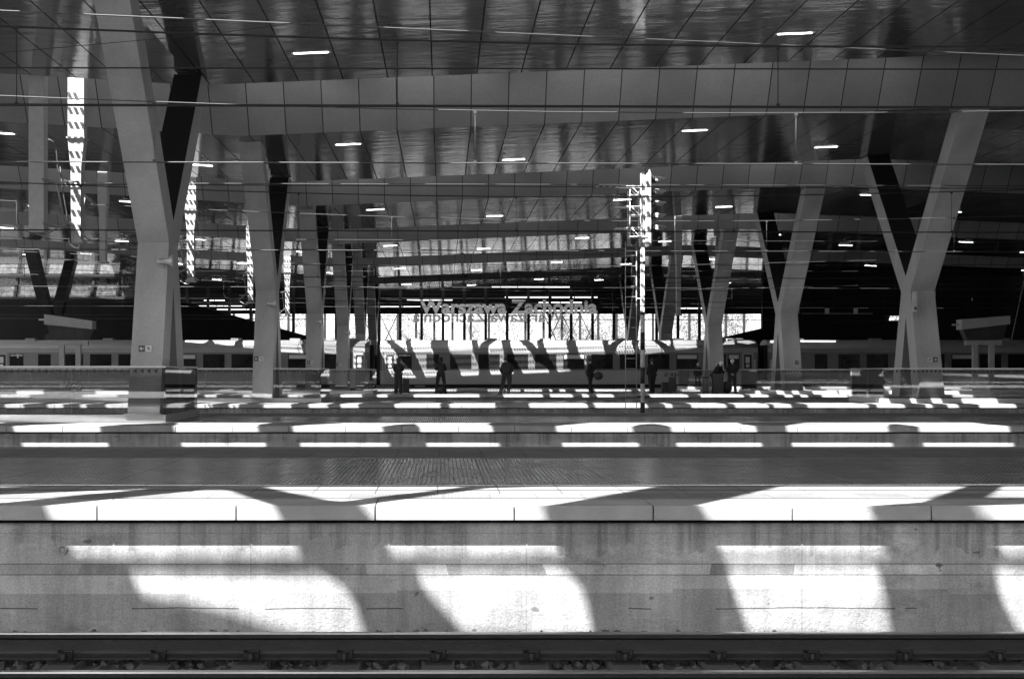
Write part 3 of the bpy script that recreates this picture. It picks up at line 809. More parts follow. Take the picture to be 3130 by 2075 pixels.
for k, lb in zip((2, 3, 4, 5, 6), RW):
    column(16.32, 17.16, PE[k] + 3.6, .16 if k < 5 else 0.0, lb)
column(-29.7, -28.9, PE[5] + 3.6, 0.0, 'dark slanted column before the pale glazing at far left', tone='column_dark')  # its shade is put into a black colour
column(38.0, 38.8, PE[6] + 3.6, 0.0, 'dim slanted column deep in the shade at far right', tone='column_mid')  # its shade is put into a slate colour

# ------------------------------------------------------------------ glass railings round the stairwells
def railing(x_end, x_far, y0, depth, label, arrows_dir, arrow_from, arrow_to, pane=2.0):
    """front run along X from x_end (corner) to x_far, plus the short side that runs back from the corner"""
    sgn = 1 if x_far > x_end else -1
    t = thing('glass_railing', label, 'glass railing', (x_end, y0, 0), 'glass stairwell railings')
    L = abs(x_far - x_end)
    kb = MB()
    kb.box(min(0, sgn * L), max(0, sgn * L), 0, .16, .002, .16)
    kb.box(min(0, -sgn * -.16) if sgn < 0 else 0, 0 if sgn < 0 else .16, .16, depth, .002, .16)
    kb.build('kerb', M['kerb'], t)
    g = MB(); x = 0.0
    while x < L - .01:
        x2 = min(L, x + pane)
        xa, xb = sorted((sgn * (x + .008), sgn * (x2 - .008)))
        g.box(xa, xb, .06, .075, .16, 1.15)
        x = x2
    g.build('glass_pane', M['glass'], t)
    gs = MB(); n = max(1, round(depth / pane))
    for i in range(n):
        ya_, yb_ = .085 + (depth - .085) * i / n + .008, .085 + (depth - .085) * (i + 1) / n - .008
        xx = .05 * sgn
        gs.box(min(xx, xx + .015), max(xx, xx + .015), ya_, yb_, .16, 1.15)
    gs.build('side_glass', M['glass'], t)
    r = MB()
    r.box(min(0, sgn * L), max(0, sgn * L), .045, .09, 1.15, 1.19)
    xx = .035 * sgn
    r.box(min(xx, xx + .045 * sgn), max(xx, xx + .045 * sgn), .09, depth, 1.15, 1.19)
    r.build('handrail', M['steel'], t)
    a = MB(); xx = arrow_from
    k = 0
    while xx < arrow_to:
        if arrows_dir < 0: pts = [(xx, 0, 1.08), (xx + .085, 0, 1.03), (xx + .085, 0, 1.13)]
        else: pts = [(xx + .085, 0, 1.08), (xx, 0, 1.13), (xx, 0, 1.03)]
        a.prism([(p[0] - x_end, .0555, p[2]) for p in pts], (0, .003, 0))
        xx += .146
    a.build('arrow_sticker', M['sticker'], t)
    return t
railing(-5.85, -20.5, 30.04, 4.1, 'nearest glass railing round the stairwell and the foremost left column', -1, -15.9, -6.05)
railing(-4.17, -27.0, 48.9, 4.0, 'glass railing in front of the second column of the left row', -1, -19.2, -4.3)
railing(-3.3, -34.0, 67.7, 4.0, 'glass railing in front of the third column of the left row', -1, -20.8, -3.4)
railing(14.94, 29.0, 48.2, 4.1, 'glass railing in front of the largest column at right', 1, 15.1, 20.9)
railing(14.9, 36.0, 67.5, 4.0, 'glass railing in front of the second column of the right row', 1, 15.1, 27.5)
railing(14.9, 38.0, 86.3, 4.0, 'glass railing behind the grey-haired travellers on the fifth platform', 1, 15.1, 30.0)

# ------------------------------------------------------------------ exit signs and horn loudspeakers on the columns
def exit_sign(loc, left, label, s=1.0):
    t = thing('exit_sign', label, 'exit sign', loc, 'escape route signs on the columns')
    h = .065 * s
    ax, mx = (-h * 1.12, h * 1.12) if left else (h * 1.12, -h * 1.12)
    MB().box(ax - h, ax + h, -.012, 0, -h, h).build('arrow_panel', M['sign_dark'], t)
    MB().box(mx - h, mx + h, -.012, 0, -h, h).build('figure_panel', M['sign_pale'], t)
    d = -1 if left else 1
    ar = MB()
    ar.prism([(ax + d * h * .75, -.016, 0), (ax - d * h * .05, -.016, h * .62), (ax - d * h * .05, -.016, h * .3), (ax + d * h * .25, -.016, h * .12), (ax - d * h * .75, -.016, h * .12), (ax - d * h * .75, -.016, -h * .12), (ax + d * h * .25, -.016, -h * .12), (ax - d * h * .05, -.016, -h * .3), (ax - d * h * .05, -.016, -h * .62)], (0, .003, 0))
    ar.build('arrow', M['sign_pale'], t)
    f = MB()
    f.ball((mx + d * h * .15, -.014, h * .58), h * .17, 1, (1, .15, 1))
    f.tube([(mx + d * h * .05, -.014, h * .35), (mx - d * h * .15, -.014, -h * .1)], h * .15, 6)
    f.tube([(mx - d * h * .15, -.014, -h * .1), (mx + d * h * .25, -.014, -h * .3), (mx + d * h * .2, -.014, -h * .7)], h * .10, 6)
    f.tube([(mx - d * h * .15, -.014, -h * .1), (mx - d * h * .45, -.014, -h * .5), (mx - d * h * .75, -.014, -h * .55)], h * .10, 6)
    f.tube([(mx + d * h * .05, -.014, h * .35), (mx + d * h * .45, -.014, h * .15), (mx + d * h * .6, -.014, h * .4)], h * .08, 6)
    f.tube([(mx + d * h * .05, -.014, h * .35), (mx - d * h * .45, -.014, h * .25), (mx - d * h * .5, -.014, -h * .1)], h * .08, 6)
    f.build('running_figure', M['sign_dark'], t)
    return t
def leg_front(k, z): return PE[k] + (3.7) - 1.55 + 1.05 * (z - .16) / 3.73
nm = ['foremost left column', 'second column of the left row', 'third column of the left row', 'fourth column of the left row']
for i, k in enumerate((1, 2, 3, 4)):
    z = 1.07 + (858 - [805, 828.5, 837, 841.5][i]) * (leg_front(k, 1.6)) / 3285
    exit_sign((-6.33 - .03 * (i == 0), leg_front(k, z) - .02, z), True, 'left-pointing escape route sign on the ' + nm[i], 1.0 if i == 0 else 1.15)
nm = ['largest right column', 'second column of the right row', 'third column of the right row']
for i, k in enumerate((2, 3, 4)):
    z = [1.48, 1.5, 1.5][i]
    exit_sign((16.85, PE[k] + 3.6 - 1.55 + 1.05 * (z - .16) / 3.73 - .02, z), False, 'escape route sign with right arrow on the ' + nm[i], 1.25)

def horn(loc, label):
    t = thing('horn_loudspeaker', label, 'loudspeaker', loc, 'horn loudspeakers on the left columns')
    m_ = MB(); ring = 20
    prof = [(-.20, .05), (-.14, .065), (-.12, .05), (-.02, .06), (.06, .085), (.12, .125), (.155, .165), (.155, .15), (.10, .10), (.0, .04)]
    rows = []
    for x, r in prof:
        rows.append([m_.bm.verts.new((x, -.12 + r * math.cos(q) * .85, r * math.sin(q))) for q in (2 * math.pi * i / ring for i in range(ring))])
    for a, c in zip(rows, rows[1:]):
        for i in range(ring):
            f = m_.bm.faces.new((a[i], a[(i + 1) % ring], c[(i + 1) % ring], c[i])); f.smooth = True
    m_.bm.faces.new(rows[0]); m_.bm.faces.new(rows[-1])
    m_.build('horn', M['galv'], t)
    MB().tube([(-.08, -.12, -.06), (-.08, -.12, -.13), (-.08, .02, -.13)], .014, 6).box(-.12, -.04, -.01, .02, -.18, -.08).build('bracket', M['galv'], t)
    return t
for i, (k, px, py) in enumerate(((1, 387, 604), (2, 630, 701), (3, 738, 743), (4, 803, 769))):
    y = PE[k] + 3.7 - .62
    horn(((px - 1022) * y / 3285, y, 1.07 + (858 - py) * y / 3285), 'pale horn loudspeaker on the ' + ['foremost left column', 'second column of the left row', 'third column of the left row', 'fourth column of the left row'][i])
# junction box on the big right column
t = thing('conduit_box', 'small pale conduit box at the waist of the largest right column', 'conduit box', (16.36, 49.3, 3.2))
MB().box(-.09, .03, -.20, -.03, -.06, .62).bevel(.01).build('cover', M['galv'], t)
MB().box(-.07, .01, -.215, -.2, .0, .1).build('latch', M['dark_metal'], t)

# ------------------------------------------------------------------ overhead wires
def wire(name, label, cat, pts, r, m, group='overhead line wires'):
    o = MB().tube(pts, r, 6).build(name, m)
    return tag(o, label, cat, group)
def cat_line(y, zc, zm, lab, zl=0.0, zr=0.0, r=.011, mc='wire_dark', phase=0.0, sag=.35):
    """one track's contact wire, messenger wire and droppers: one hung assembly"""
    t = thing('overhead_line', 'contact wire, messenger and droppers ' + lab, 'overhead line', (0, y, zc), 'overhead lines above the tracks')
    zc_ = lambda x: zl + (zr - zl) * (x + 14) / 28
    MB().tube([(-52, 0, zc_(-52)), (0, 0, zc_(0)), (58, 0, zc_(58))], r * 1.15, 6).build('contact_wire', M[mc], t)
    zm_ = lambda x: zm - zc + (zr - zl) * 4.0 * (x + phase) / 28 - sag * math.cos(2 * math.pi * (x - 3 + phase) / 62)
    MB().tube([(x, 0, zm_(x)) for x in range(-52, 60, 3)], r * .9, 6).build('messenger_wire', M[mc], t)
    for i in range(-8, 10):
        x = i * 5.9 + phase
        if not -50 < x < 56: continue
        dpp = MB().tube([(x, 0, zc_(x)), (x, 0, zm_(x))], r * .42, 5)
        dpp.box(x - .03, x + .03, -.012, .012, zm_(x) - .05, zm_(x) + .015).box(x - .025, x + .025, -.012, .012, zc_(x) - .01, zc_(x) + .05)
        dpp.build('dropper', M[mc], t)
tracks = []
for k in range(1, 6):
    yf = PE[k - 1] + PW[k - 1]
    a_, b_ = yf + 1.75, PE[k] - 1.75
    tracks += [(k, a_, 0), (k, b_, 1)]
for k, y, q in tracks:
    where = ('over the far track' if q else 'over the near track') + ' before the ' + ['second platform', 'third platform', 'fourth platform', 'fifth platform', 'platform behind the train'][k - 1]
    zc = 5.2 if k == 1 and q == 0 else 4.95 - .03 * k
    cat_line(y, zc, zc + 1.3, where, .02, -.06 if k == 1 else -.05, .019 if k == 1 and q == 0 else (.016 if q == 0 else .012), 'wire_dark' if q == 0 else 'wire', phase=[-.7, .6, 2.0, -1.6, .9, 2.6, 1.2, -.9, 0, 2][2 * (k - 1) + q])
# feeder wires that carry sunlit lengths
for i, (y, zl, zr, r) in enumerate(((24.8, 7.36, 6.57, .012), (43.6, 6.85, 6.75, .012), (62.4, 6.9, 6.75, .012), (81.3, 6.8, 6.8, .012))):
    xl, xr = (0 - 1022) * y / 3285, (2365 - 1022) * y / 3285
    s_ = (zr - zl) / (xr - xl)
    f = lambda x: zl + s_ * (x - xl)
    wire('feeder_cable', 'pale feeder cable with sunlit lengths crossing before the ' + ['second platform', 'third platform', 'fourth platform', 'fifth platform'][i], 'cable', [(-45, y, f(-45)), (0, y, f(0)), (50, y, f(50))], r, M['wire'])
for i, (y, z0, z1) in enumerate(((22.6, 6.05, 5.95), (40.2, 6.6, 6.2), (58.8, 5.6, 5.6), (60.6, 6.5, 6.2), (77.4, 5.7, 5.5), (79.6, 6.7, 6.3), (96.5, 5.9, 5.7))):
    wire('return_cable', 'thin black return cable strung level across the view, ' + ['lowest before the second platform', 'upper one before the third platform', 'lower one before the fourth platform', 'upper one before the fourth platform', 'lower one before the fifth platform', 'upper one before the fifth platform', 'just before the train roof'][i], 'cable', [(-48, y, z0), (-12, y, (z0 * .7 + z1 * .3) - .12), (20, y, (z0 * .4 + z1 * .6) - .14), (56, y, z1)], .013, M['wire_dark'])
# a thin cross wire that climbs from left to right near the top of the view
y = 23.2
wire('stay_wire', 'thin dark stay wire climbing from the upper left to its clamp', 'cable', [((-60 - 1022) * y / 3285, y, 1.07 + (858 - 128) * y / 3285), ((500 - 1022) * y / 3285, y, 1.07 + (858 - 78) * y / 3285), ((772 - 1022) * y / 3285, y + .2, 1.07 + (858 - 33) * y / 3285)], .006, M['wire_dark'])

# ------------------------------------------------------------------ hanging masts that carry the overhead line
def mast(x, y, zb, w, label, arms=True, taper=True, top=None):
    zt = (deck_z(x, 4.9) + .1) if top is None else top
    t = thing('hanging_mast', label, 'hanging mast', (x, y, zb), 'masts hung from the skylights')
    H_ = zt - zb
    m_ = MB()
    if taper:
        m_.prism([(-w * .62, -.2, H_), (w * .62, -.2, H_), (w * .62, -.2, H_ * .55), (w * .40, -.2, H_ * .40), (w * .36, -.2, 0), (-w * .36, -.2, 0), (-w * .40, -.2, H_ * .40), (-w * .62, -.2, H_ * .55)], (0, .4, 0))
    else:
        m_.box(-w / 2, w / 2, -.2, .2, 0, H_)
    m_.bevel(.012, 1)
    m_.build('post', M['galv'], t)
    f = MB().box(-w * .55, w * .55, -.26, .26, -.03, .05)
    if arms: f.box(-w * .7, w * .7, -.27, .27, H_ * .56, H_ * .56 + .04)
    f.build('flange', M['galv'], t) if taper else f.bm.free()
    if arms:
        a = MB()
        for s in (-1, 1):
            a.tube([(-.1, s * .2, .55), (-.18, s * 1.2, .35), (-.2, s * 3.0, .25)], .03, 8)
            a.tube([(-.1, s * .2, 1.75), (-.18, s * 1.6, 1.55), (-.2, s * 3.1, 1.45)], .032, 8)
            a.tube([(-.15, s * .8, .45), (-.18, s * 1.6, 1.55)], .025, 8)
            a.tube([(-.2, s * 1.2, .35), (-.45, s * 1.9, .0), (-.75, s * 2.6, .08), (-1.0, s * 3.0, .22)], .022, 8)
        a.build('cantilever_arm', M['galv'], t)
        b_ = MB()
        for s in (-1, 1):
            for z_ in (.53, 1.73):
                for q in range(7):
                    b_.tube([(-.12, s * (.32 + .06 * q), z_ - .02 - .012 * q), (-.12, s * (.35 + .06 * q), z_ - .025 - .012 * q)], .075, 10)
        b_.build('insulator', M['insulator'], t)
    return t
for g in (2, 3, 4, 5):
    ym = YA[g] + 4.9
    mast(-10.7, ym, 4.85 if g == 2 else 4.9, .38, 'sun-striped hanging mast with cantilever arms before the ' + ['third platform', 'fourth platform', 'fifth platform', 'platform behind the train'][g - 2])
mast(-11.17, 39.3, 4.9, .42, 'plain grey hanging post left of the nearest sun-striped mast', False, False)
mast(-14.4, 60.4, 5.7, .33, 'plain grey hanging post nearer the foremost column, shorter than its neighbour', False, True)
mast(13.1, 79.0, 4.2, .3, 'slim grey hanging post near the middle of the right row', False, True)
mast(19.0, 98.0, 3.5, .3, 'slim grey hanging post above the second coach', False, True)
# loose feeder loop at the nearest striped mast
y = 41.4
P = lambda px, py: ((px - 1022) * y / 3285, y, 1.07 + (858 - py) * y / 3285)
wire('cable_loop', 'pale looped jumper cable hanging beside the nearest sun-striped mast', 'cable', [P(100, 318), P(120, 325), P(130, 345), P(133, 385), P(140, 410), P(155, 420), P(180, 420)], .022, M['wire'])
wire('jumper_cable', 'pale jumper cable dropping down the nearest sun-striped mast', 'cable', [P(139, 385), P(145, 440), P(152, 480), P(160, 530), P(163, 560)], .02, M['wire'])

# ------------------------------------------------------------------ signal mast between the tracks
t = thing('signal_mast', 'tall white railway signal with five hooded lamps on a banded black and white pole', 'railway signal', (5.84, 41.5, -1.2))
zb = 1.2
p_ = MB().tube([(0, 0, 0), (0, 0, 4.82 + zb)], .066, 16); p_.build('pole', M['white'], t)
bd = MB()
for z0, z1 in ((-1.2, .17), (.72, 1.19), (1.70, 2.21), (2.72, 2.80)):
    bd.tube([(0, 0, z0 + zb), (0, 0, z1 + zb)], .0685, 16)
bd.tube([(0, 0, 3.25 + zb), (0, 0, 3.28 + zb)], .075, 12).tube([(0, 0, 2.98 + zb), (0, 0, 3.01 + zb)], .075, 12).tube([(0, 0, 4.2 + zb), (0, 0, 4.3 + zb)], .075, 12)
bd.build('painted_band', M['black'], t)
MB().box(-.2, .2, -.05, .05, .32 + zb, .36 + zb).build('clamp', M['dark_metal'], t)
h = MB()
h.box(-.05, .03, -.16, .16, 4.82 + zb, 6.86 + zb).box(.05, .115, -.18, .18, 4.84 + zb, 6.78 + zb).box(.135, .215, -.20, .20, 4.80 + zb, 6.86 + zb)
for z_ in (4.95, 5.4, 5.9, 6.3, 6.7): h.box(-.03, .2, -.05, .05, z_ + zb, z_ + .05 + zb)
h.box(.18, .215, -.03, .03, 6.86 + zb, 6.95 + zb)
h.bevel(.008, 1); h.build('backing_plate', M['white'], t)
for i, z_ in enumerate((6.67, 6.30, 5.96, 5.60, 5.25)):
    l = MB().tube([(.215, 0, z_ + zb), (.30, 0, z_ + zb), (.40, 0, z_ + zb)], [.12, .115, .10], 16)
    lo = l.build('lamp', M['black'], t)
    v = MB(); n = 14
    for s0, s1 in ((0, 1),):
        ra, rb = [], []
        for q in range(n + 1):
            a = math.pi * (-.12 + 1.24 * q / n)
            ra.append(v.bm.verts.new((.36, .105 * math.cos(a), z_ + zb + .105 * math.sin(a))))
            rb.append(v.bm.verts.new((.68 if 2 < q < n - 2 else .60, .09 * math.cos(a), z_ - .02 + zb + .09 * math.sin(a))))
        for q in range(n): v.bm.faces.new((ra[q], ra[q + 1], rb[q + 1], rb[q])).smooth = True
    bmesh.ops.solidify(v.bm, geom=list(v.bm.faces), thickness=.006)
    v.build('hood', M['white'], lo)
c = MB()
for xx in (-.40, -.09):
    for yy in (-.22, .22): c.tube([(xx, yy, 4.75 + zb), (xx, yy, 6.35 + zb)], .013, 6)
for z_ in (6.45, 5.86, 5.24):
    for yy in (-.22, .22): c.tube([(-.05, yy, z_ + zb), (-.45, yy, z_ + zb), (-.8, yy * .6, z_ - .01 + zb)], .014, 6)
    c.tube([(-.8, -.13, z_ - .01 + zb), (-.8, .13, z_ - .01 + zb)], .014, 6)
    for xx in (-.40, -.09): c.tube([(xx, -.22, z_ - .25 + zb), (xx, .22, z_ - .25 + zb)], .012, 6)
    for yy in (-.22, .22): c.tube([(-.40, yy, z_ - .25 + zb), (-.09, yy, z_ - .25 + zb)], .013, 6).tube([(-.34, yy, z_ - .02 + zb), (-.06, yy, z_ - .32 + zb)], .013, 6)
    for xx in (-.4, -.1): c.box(xx - .01, xx + .3, -.2, .2, z_ - .27 + zb, z_ - .255 + zb)
c.build('maintenance_cage', M['white'], t)
ld = MB()
for xx in (-.50, -.18): ld.tube([(xx, 0, .4), (xx, 0, 4.85 + zb)], .013, 6)
z_ = .55
while z_ < 4.8 + zb:
    ld.tube([(-.50, 0, z_), (-.18, 0, z_)], .011, 6); z_ += .30
for z_ in (1.0, 3.0, 4.4): ld.tube([(-.18, 0, z_), (0, 0, z_)], .014, 6)
ld.build('ladder', M['galv'], t)

# ------------------------------------------------------------------ information displays on portal posts
def board(loc, tilt, label):
    t = thing('information_display', label, 'information display', loc, 'displays on portal posts')
    for x in (-.42, .42): MB().box(x - .13, x + .13, -.1, .1, 0, 2.42).bevel(.01, 1).build('post', M['kerb'], t)
    MB().box(-.92, .92, -.14, .14, 2.42, 2.66).bevel(.015, 1).build('crossbeam', M['kerb'], t)
    b = MB().prism([(-.92, -.3, 2.70), (.92, -.3, 2.70), (1.12, -.3, 3.34 - tilt), (-1.12, -.3, 3.34 + tilt)], (0, .6, 0))
    b.build('screen_box', M['dark_metal'], t)
    s = MB()
    for x0, x1 in ((-.72, -.30), (-.18, .24), (.36, .74)): s.box(x0, x1, -.312, -.3, 2.8, 3.22)
    s.build('screen', M['black'], t)
    hd = MB().prism([(-1.22, -.42, 3.34 + tilt), (1.22, -.42, 3.34 - tilt), (1.22, -.42, 3.76 - tilt), (-1.22, -.42, 3.86 + tilt)], (0, .84, 0)).bevel(.015, 1)
    hd.build('hood', M['kerb'], t)
    MB().box(-1.6, -1.22, -.06, .0, 3.55 + tilt, 3.64 + tilt).build('camera', M['galv'], t)
    return t
board((-19.0, 72.6, 0), .12, 'pale hooded information display on two posts at far left, behind the nearest railing')
r_ = board((27.6, 72.6, 0), -.14, 'pale hooded information display on two posts right of the largest column')
board((-32.8, 108.3, 0), .1, 'small pale hooded display half hidden by the foremost left column') if False else None

# ------------------------------------------------------------------ train
def coach(x0, label):
    L = 26.2
    t = thing('railway_coach', label, 'railway coach', (x0, 97.8, -.76), 'coaches of the standing train')
    B = .76
    W = 2.85
    sec = [(0, .20), (0, 1.15), (-.004, 1.15), (-.004, 2.39), (0, 2.39), (0, 2.69), (.05, 2.84), (.15, 2.95), (.35, 3.08), (.75, 3.21), (1.425, 3.27)]
    full = sec + [(W - y, z) for y, z in sec[-2::-1]]
    m_ = MB()
    A = [m_.bm.verts.new((.12, y, z + B)) for y, z in full]; C = [m_.bm.verts.new((L - .12, y, z + B)) for y, z in full]
    for i in range(len(full) - 1):
        f = m_.bm.faces.new((A[i], C[i], C[i + 1], A[i + 1])); z = (full[i][1] + full[i + 1][1]) / 2
        f.material_index = 0 if z <= 1.15 else 1 if z < 2.39 else 2 if z <= 2.69 else 3
        f.smooth = z > 2.69
    m_.bm.faces.new((A[-1], A[0], C[0], C[-1])).material_index = 4
    m_.bm.faces.new(A).material_index = 1; m_.bm.faces.new(C[::-1]).material_index = 1
    m_.build('body', [M['coach_low'], M['coach_band'], M['coach_top'], M['coach_roof'], M['bogie']], t)
    g = MB().box(.1, L - .1, -.012, .0, 2.655 + B, 2.69 + B); g.build('rain_gutter', M['coach_top'], t)
    rv = MB()
    for x in (2.1, 7.5, 11.2, 16.4, 20.5, 24.4):
        rv.box(x, x + .7, 1.0, 1.8, 3.24 + B, 3.38 + B)
    rv.box(24.0, 24.1, .5, .6, 3.1 + B, 3.35 + B).tube([(22.5, .55, 3.33 + B), (25.2, .55, 3.33 + B)], .03, 6)
    rv.bevel(.03, 1).build('roof_vent', M['coach_roof'], t)
    MB().box(-.12, .12, .35, 2.5, .45 + B, 2.9 + B).build('gangway_bellows', M['bogie'], t)
    MB().box(L - .12, L + .12, .35, 2.5, .45 + B, 2.9 + B).build('gangway_bellows', M['bogie'], t)
    MB().box(3.2, L - 3.2, .25, W - .25, .35, .20 + B).box(.4, L - .4, .1, W - .1, .12 + B, .2 + B).box(8, 11, .12, .6, .2, .9).box(13, 17.5, .12, .6, .25, .9).build('underframe', M['bogie'], t)
    for xb in (3.4, L - 3.4):
        b = MB().box(xb - 1.7, xb + 1.7, .25, .4, .40, .75).box(xb - 1.7, xb + 1.7, W - .4, W - .25, .40, .75)
        for dx in (-1.25, 1.25):
            b.tube([(xb + dx, .42, .46), (xb + dx, .55, .46)], .46, 24).tube([(xb + dx, W - .55, .46), (xb + dx, W - .42, .46)], .46, 24)
        b.build('bogie', M['bogie'], t)
    wins = [(3.15, 4.1), (4.3 + .4, 5.55)] if False else [(1.35, 2.25)]
    x = 3.3
    wl = [(1.36, 2.26)] + [(3.0 + 1.945 * i - .0, 3.0 + 1.945 * i + 1.42) for i in range(1, 11)] + [(3.32, 4.14), (24.05, 24.8)]
    for i, (a_, b_) in enumerate(wl):
        w_ = MB().box(a_, b_, -.014, 0, 1.27 + B, 2.24 + B).bevel(.03, 2)
        wo = w_.build('window', M['coach_glass'], t)
        fr = MB().box(a_ - .03, b_ + .03, -.010, -.003, 1.24 + B, 2.27 + B); fr.build('frame', M['bogie'], wo)
        if i in (0, 5, 12, 9):
            bl = MB().box(a_ + .04, b_ - .04, -.018, -.0145, (1.95 if i else 2.14) + B, 2.21 + B); bl.build('blind', M['coach_blind'], wo)
    for xd, sg in ((.40, 1), (25.0, -1)):
        d = MB().box(xd, xd + .78, -.016, -.002, .25 + B, 2.42 + B).bevel(.01, 1)
        do = d.build('door', M['coach_top'], t)
        MB().box(xd + .14, xd + .66, -.024, -.017, 1.27 + B, 2.22 + B).bevel(.03, 2).build('door_window', M['bogie'], do)
        MB().box(xd + .24, xd + .52, -.03, -.0245, 1.66 + B, 2.08 + B).box(xd + .27, xd + .50, -.03, -.0245, 1.36 + B, 1.58 + B).build('pane', M['coach_blind'], do)
        MB().box(xd - .16 if sg > 0 else xd + .82, xd - .06 if sg > 0 else xd + .92, -.06, -.016, .8 + B, 1.9 + B).build('grab_rail', M['steel'], do)
    return t
c1 = coach(-4.4, 'middle railway coach behind the travellers, striped with dotted sunlight')
c2 = dup(c1, (-4.4 - 26.7, 97.8, -.76), 'left railway coach, passing behind the grey columns of the left row')
c3 = dup(c1, (-4.4 + 26.7, 97.8, -.76), 'shaded right railway coach behind the largest right column')
text_mesh('operator_lettering', '// REG', .34, .01, M['bogie'], c1, (20.25, -.008, .74 + .76), width=1.25, bold=.008)
text_mesh('class_number', '2', .34, .01, M['sign_pale'], c2, (1.9, -.02, 2.02 + .76), bold=.006)

# ------------------------------------------------------------------ station hall behind the train, with its name
t = thing('station_hall', 'dark gantry hall behind the train, carrying the station name', 'station hall', (0, 133, 0))
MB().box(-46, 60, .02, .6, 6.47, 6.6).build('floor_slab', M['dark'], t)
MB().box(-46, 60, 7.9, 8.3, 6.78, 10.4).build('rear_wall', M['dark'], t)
MB().box(-46, 60, 1.2, 1.6, 8.35, 8.75).box(-46, 60, -2.6, 7.8, 9.9, 10.1).build('roof_beam_and_sun_shield', M['dark'], t)  # upper plate stretched forward to keep the sun off the letters
x = -5.95
xs = []
while x > -44: x -= 2.0
x += 2.0
while x < 26:
    xs.append(x); x += 2.0
for x in xs:
    MB().box(x - .13, x + .13, .04, .30, -1.3, 8.9).build('mullion', M['dark_metal'], t)
rz_ = MB()
for z in (7.9,): rz_.box(-46, 27, .31, .36, z, z + .05)
rz_.build('handrail', M['galv'], t)
t = thing('platform_facade', 'row of dark posts with crossed braces behind the station name', 'facade', (0, 156, 0))
x = -40.9
n = 0
while x < 40:
    MB().box(x - .13, x + .13, 0, .26, -1.3, 7.6).build('post', M['dark_metal'], t)
    if n in (16, 17, 26, 27, 28) or n < 10:
        MB().tube([(x, .13, 3.2), (x + 2.0, .13, 7.4)], .07, 6).build('brace', M['dark_metal'], t)
        MB().tube([(x, .13, 7.4), (x + 2.0, .13, 3.2)], .07, 6).build('brace', M['dark_metal'], t)
    x += 2.0; n += 1
MB().box(-46, 46, -.02, .3, 7.5, 10.5).build('top_beam', M['dark'], t)
MB().box(-46, 46, .05, .15, 6.75, 6.82).build('rail', M['dark_metal'], t)
tw = thing('reflection_screen', 'low dark screen added outdoors behind the train, darkening the soffit reflections', 'wall', (0, 150, -1.35))  # added so the soffits mirror something dark
MB().box(-120, 120, 0, .4, 0, 5.5).build('wall_face', M['dark'], tw)
MB().box(-120, 120, -.05, .45, 5.5, 5.6).build('coping', M['dark_metal'], tw)
t = thing('station_sign', 'station name in pale letters on the gantry above the train', 'station sign', (6.17, 132.9, 6.53))
text_mesh('lettering', 'Warszawa Zachodnia', 1.72, .12, M['letter'], t, (0, 0, 0), width=16.6, bold=.06)
MB().box(-8.5, 8.5, .07, .11, -.06, .02).build('support_rail', M['dark_metal'], t)
t = thing('station_sign', 'far station name seen mirrored from behind, dark against the bright outdoors', 'station sign', (5.0, 155.6, 6.5))
text_mesh('lettering', 'Warszawa Zachodnia', 1.72, .12, M['letter_back'], t, (0, 0, 0), rot=(math.radians(90), 0, math.pi), width=16.6, bold=.035)
MB().box(-8.5, 8.5, -.05, 0, 1.3, 1.4).build('support_rail', M['dark_metal'], t)
for i, (py, a_, b_) in enumerate(((663, 1135, 1317), (678, 944, 1121), (686.5, 1165, 1381), (693, 939, 1046), (708.5, 877, 1143), (699, 1243, 1345), (717.7, 1225, 1368), (707, 440, 560), (715, 500, 640), (694, 470, 520), (712, 1530, 1640))):
    y = 137.5; z = 1.07 + (858 - py) * y / 3285; xa, xb = (a_ - 1022) * y / 3285, (b_ - 1022) * y / 3285
    tt = thing('strip_light', 'line of white tube lights, %s in the dark gantry hall' % ['topmost right', 'upper left above the first letters', 'just above the last letters', 'short one above the initial letter', 'long one behind the first word', 'behind the second word', 'low behind the second word', 'left of the second column, lower', 'left of the second column, lowest', 'left of the second column, upper', 'right of the signal mast'][i], 'strip light', ((xa + xb) / 2, y, z), 'tube lights in the gantry hall')
    l = MB(); w = (xb - xa) / 2; n = max(2, int(w))
    for q in range(n): l.box(-w + 2 * w * q / n + .06, -w + 2 * w * (q + 1) / n - .06, -.04, .04, -.035, .035)
    l.build('tube', M['lamp_dim'], tt)
    MB().box(-w, w, -.06, .06, .036, .12).build('housing', M['dark_metal'], tt)

# ------------------------------------------------------------------ escalator flanks, dark concourse, glazed building
def esc(pts, y, d, label, name='escalator'):
    t = thing(name, label, name.replace('_', ' '), (pts[0][0], y, 0))
    x0 = pts[0][0]
    MB().prism([(x - x0, 0, z) for x, z in pts], (0, d, 0)).build('side_panel', M['dark'], t)
    e = [(x - x0, -.02, z + .02) for x, z in pts if z > -1]
    MB().tube(e, .05, 8).build('handrail', M['dark_metal'], t)
    return t
esc([(-30.0, 9.0 - .2), (-21.3, 6.75), (-10.5, 3.76), (2.0, .3), (2.0, -1.3), (-30.0, -1.3)], 120.5, 2.2, 'dark escalator flank descending rightwards behind the left columns')
esc([(52.0, 5.6), (28.3, 5.0), (23.0, 3.78), (12, 1.2), (12, -1.3), (52.0, -1.3)], 118.5, 2.2, 'dark escalator flank rising rightwards behind the right columns')
t = thing('concourse_building', 'black concourse block filling the shade at far right', 'building', (0, 119, 0))
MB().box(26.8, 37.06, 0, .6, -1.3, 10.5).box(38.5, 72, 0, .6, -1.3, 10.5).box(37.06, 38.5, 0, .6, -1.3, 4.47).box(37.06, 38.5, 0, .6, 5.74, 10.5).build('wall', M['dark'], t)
for x in (29.5, 32.0, 34.4):
    MB().box(x, x + .35, -.03, 0, 5.9, 6.35).build('lit_window', M['lamp_body'], t)
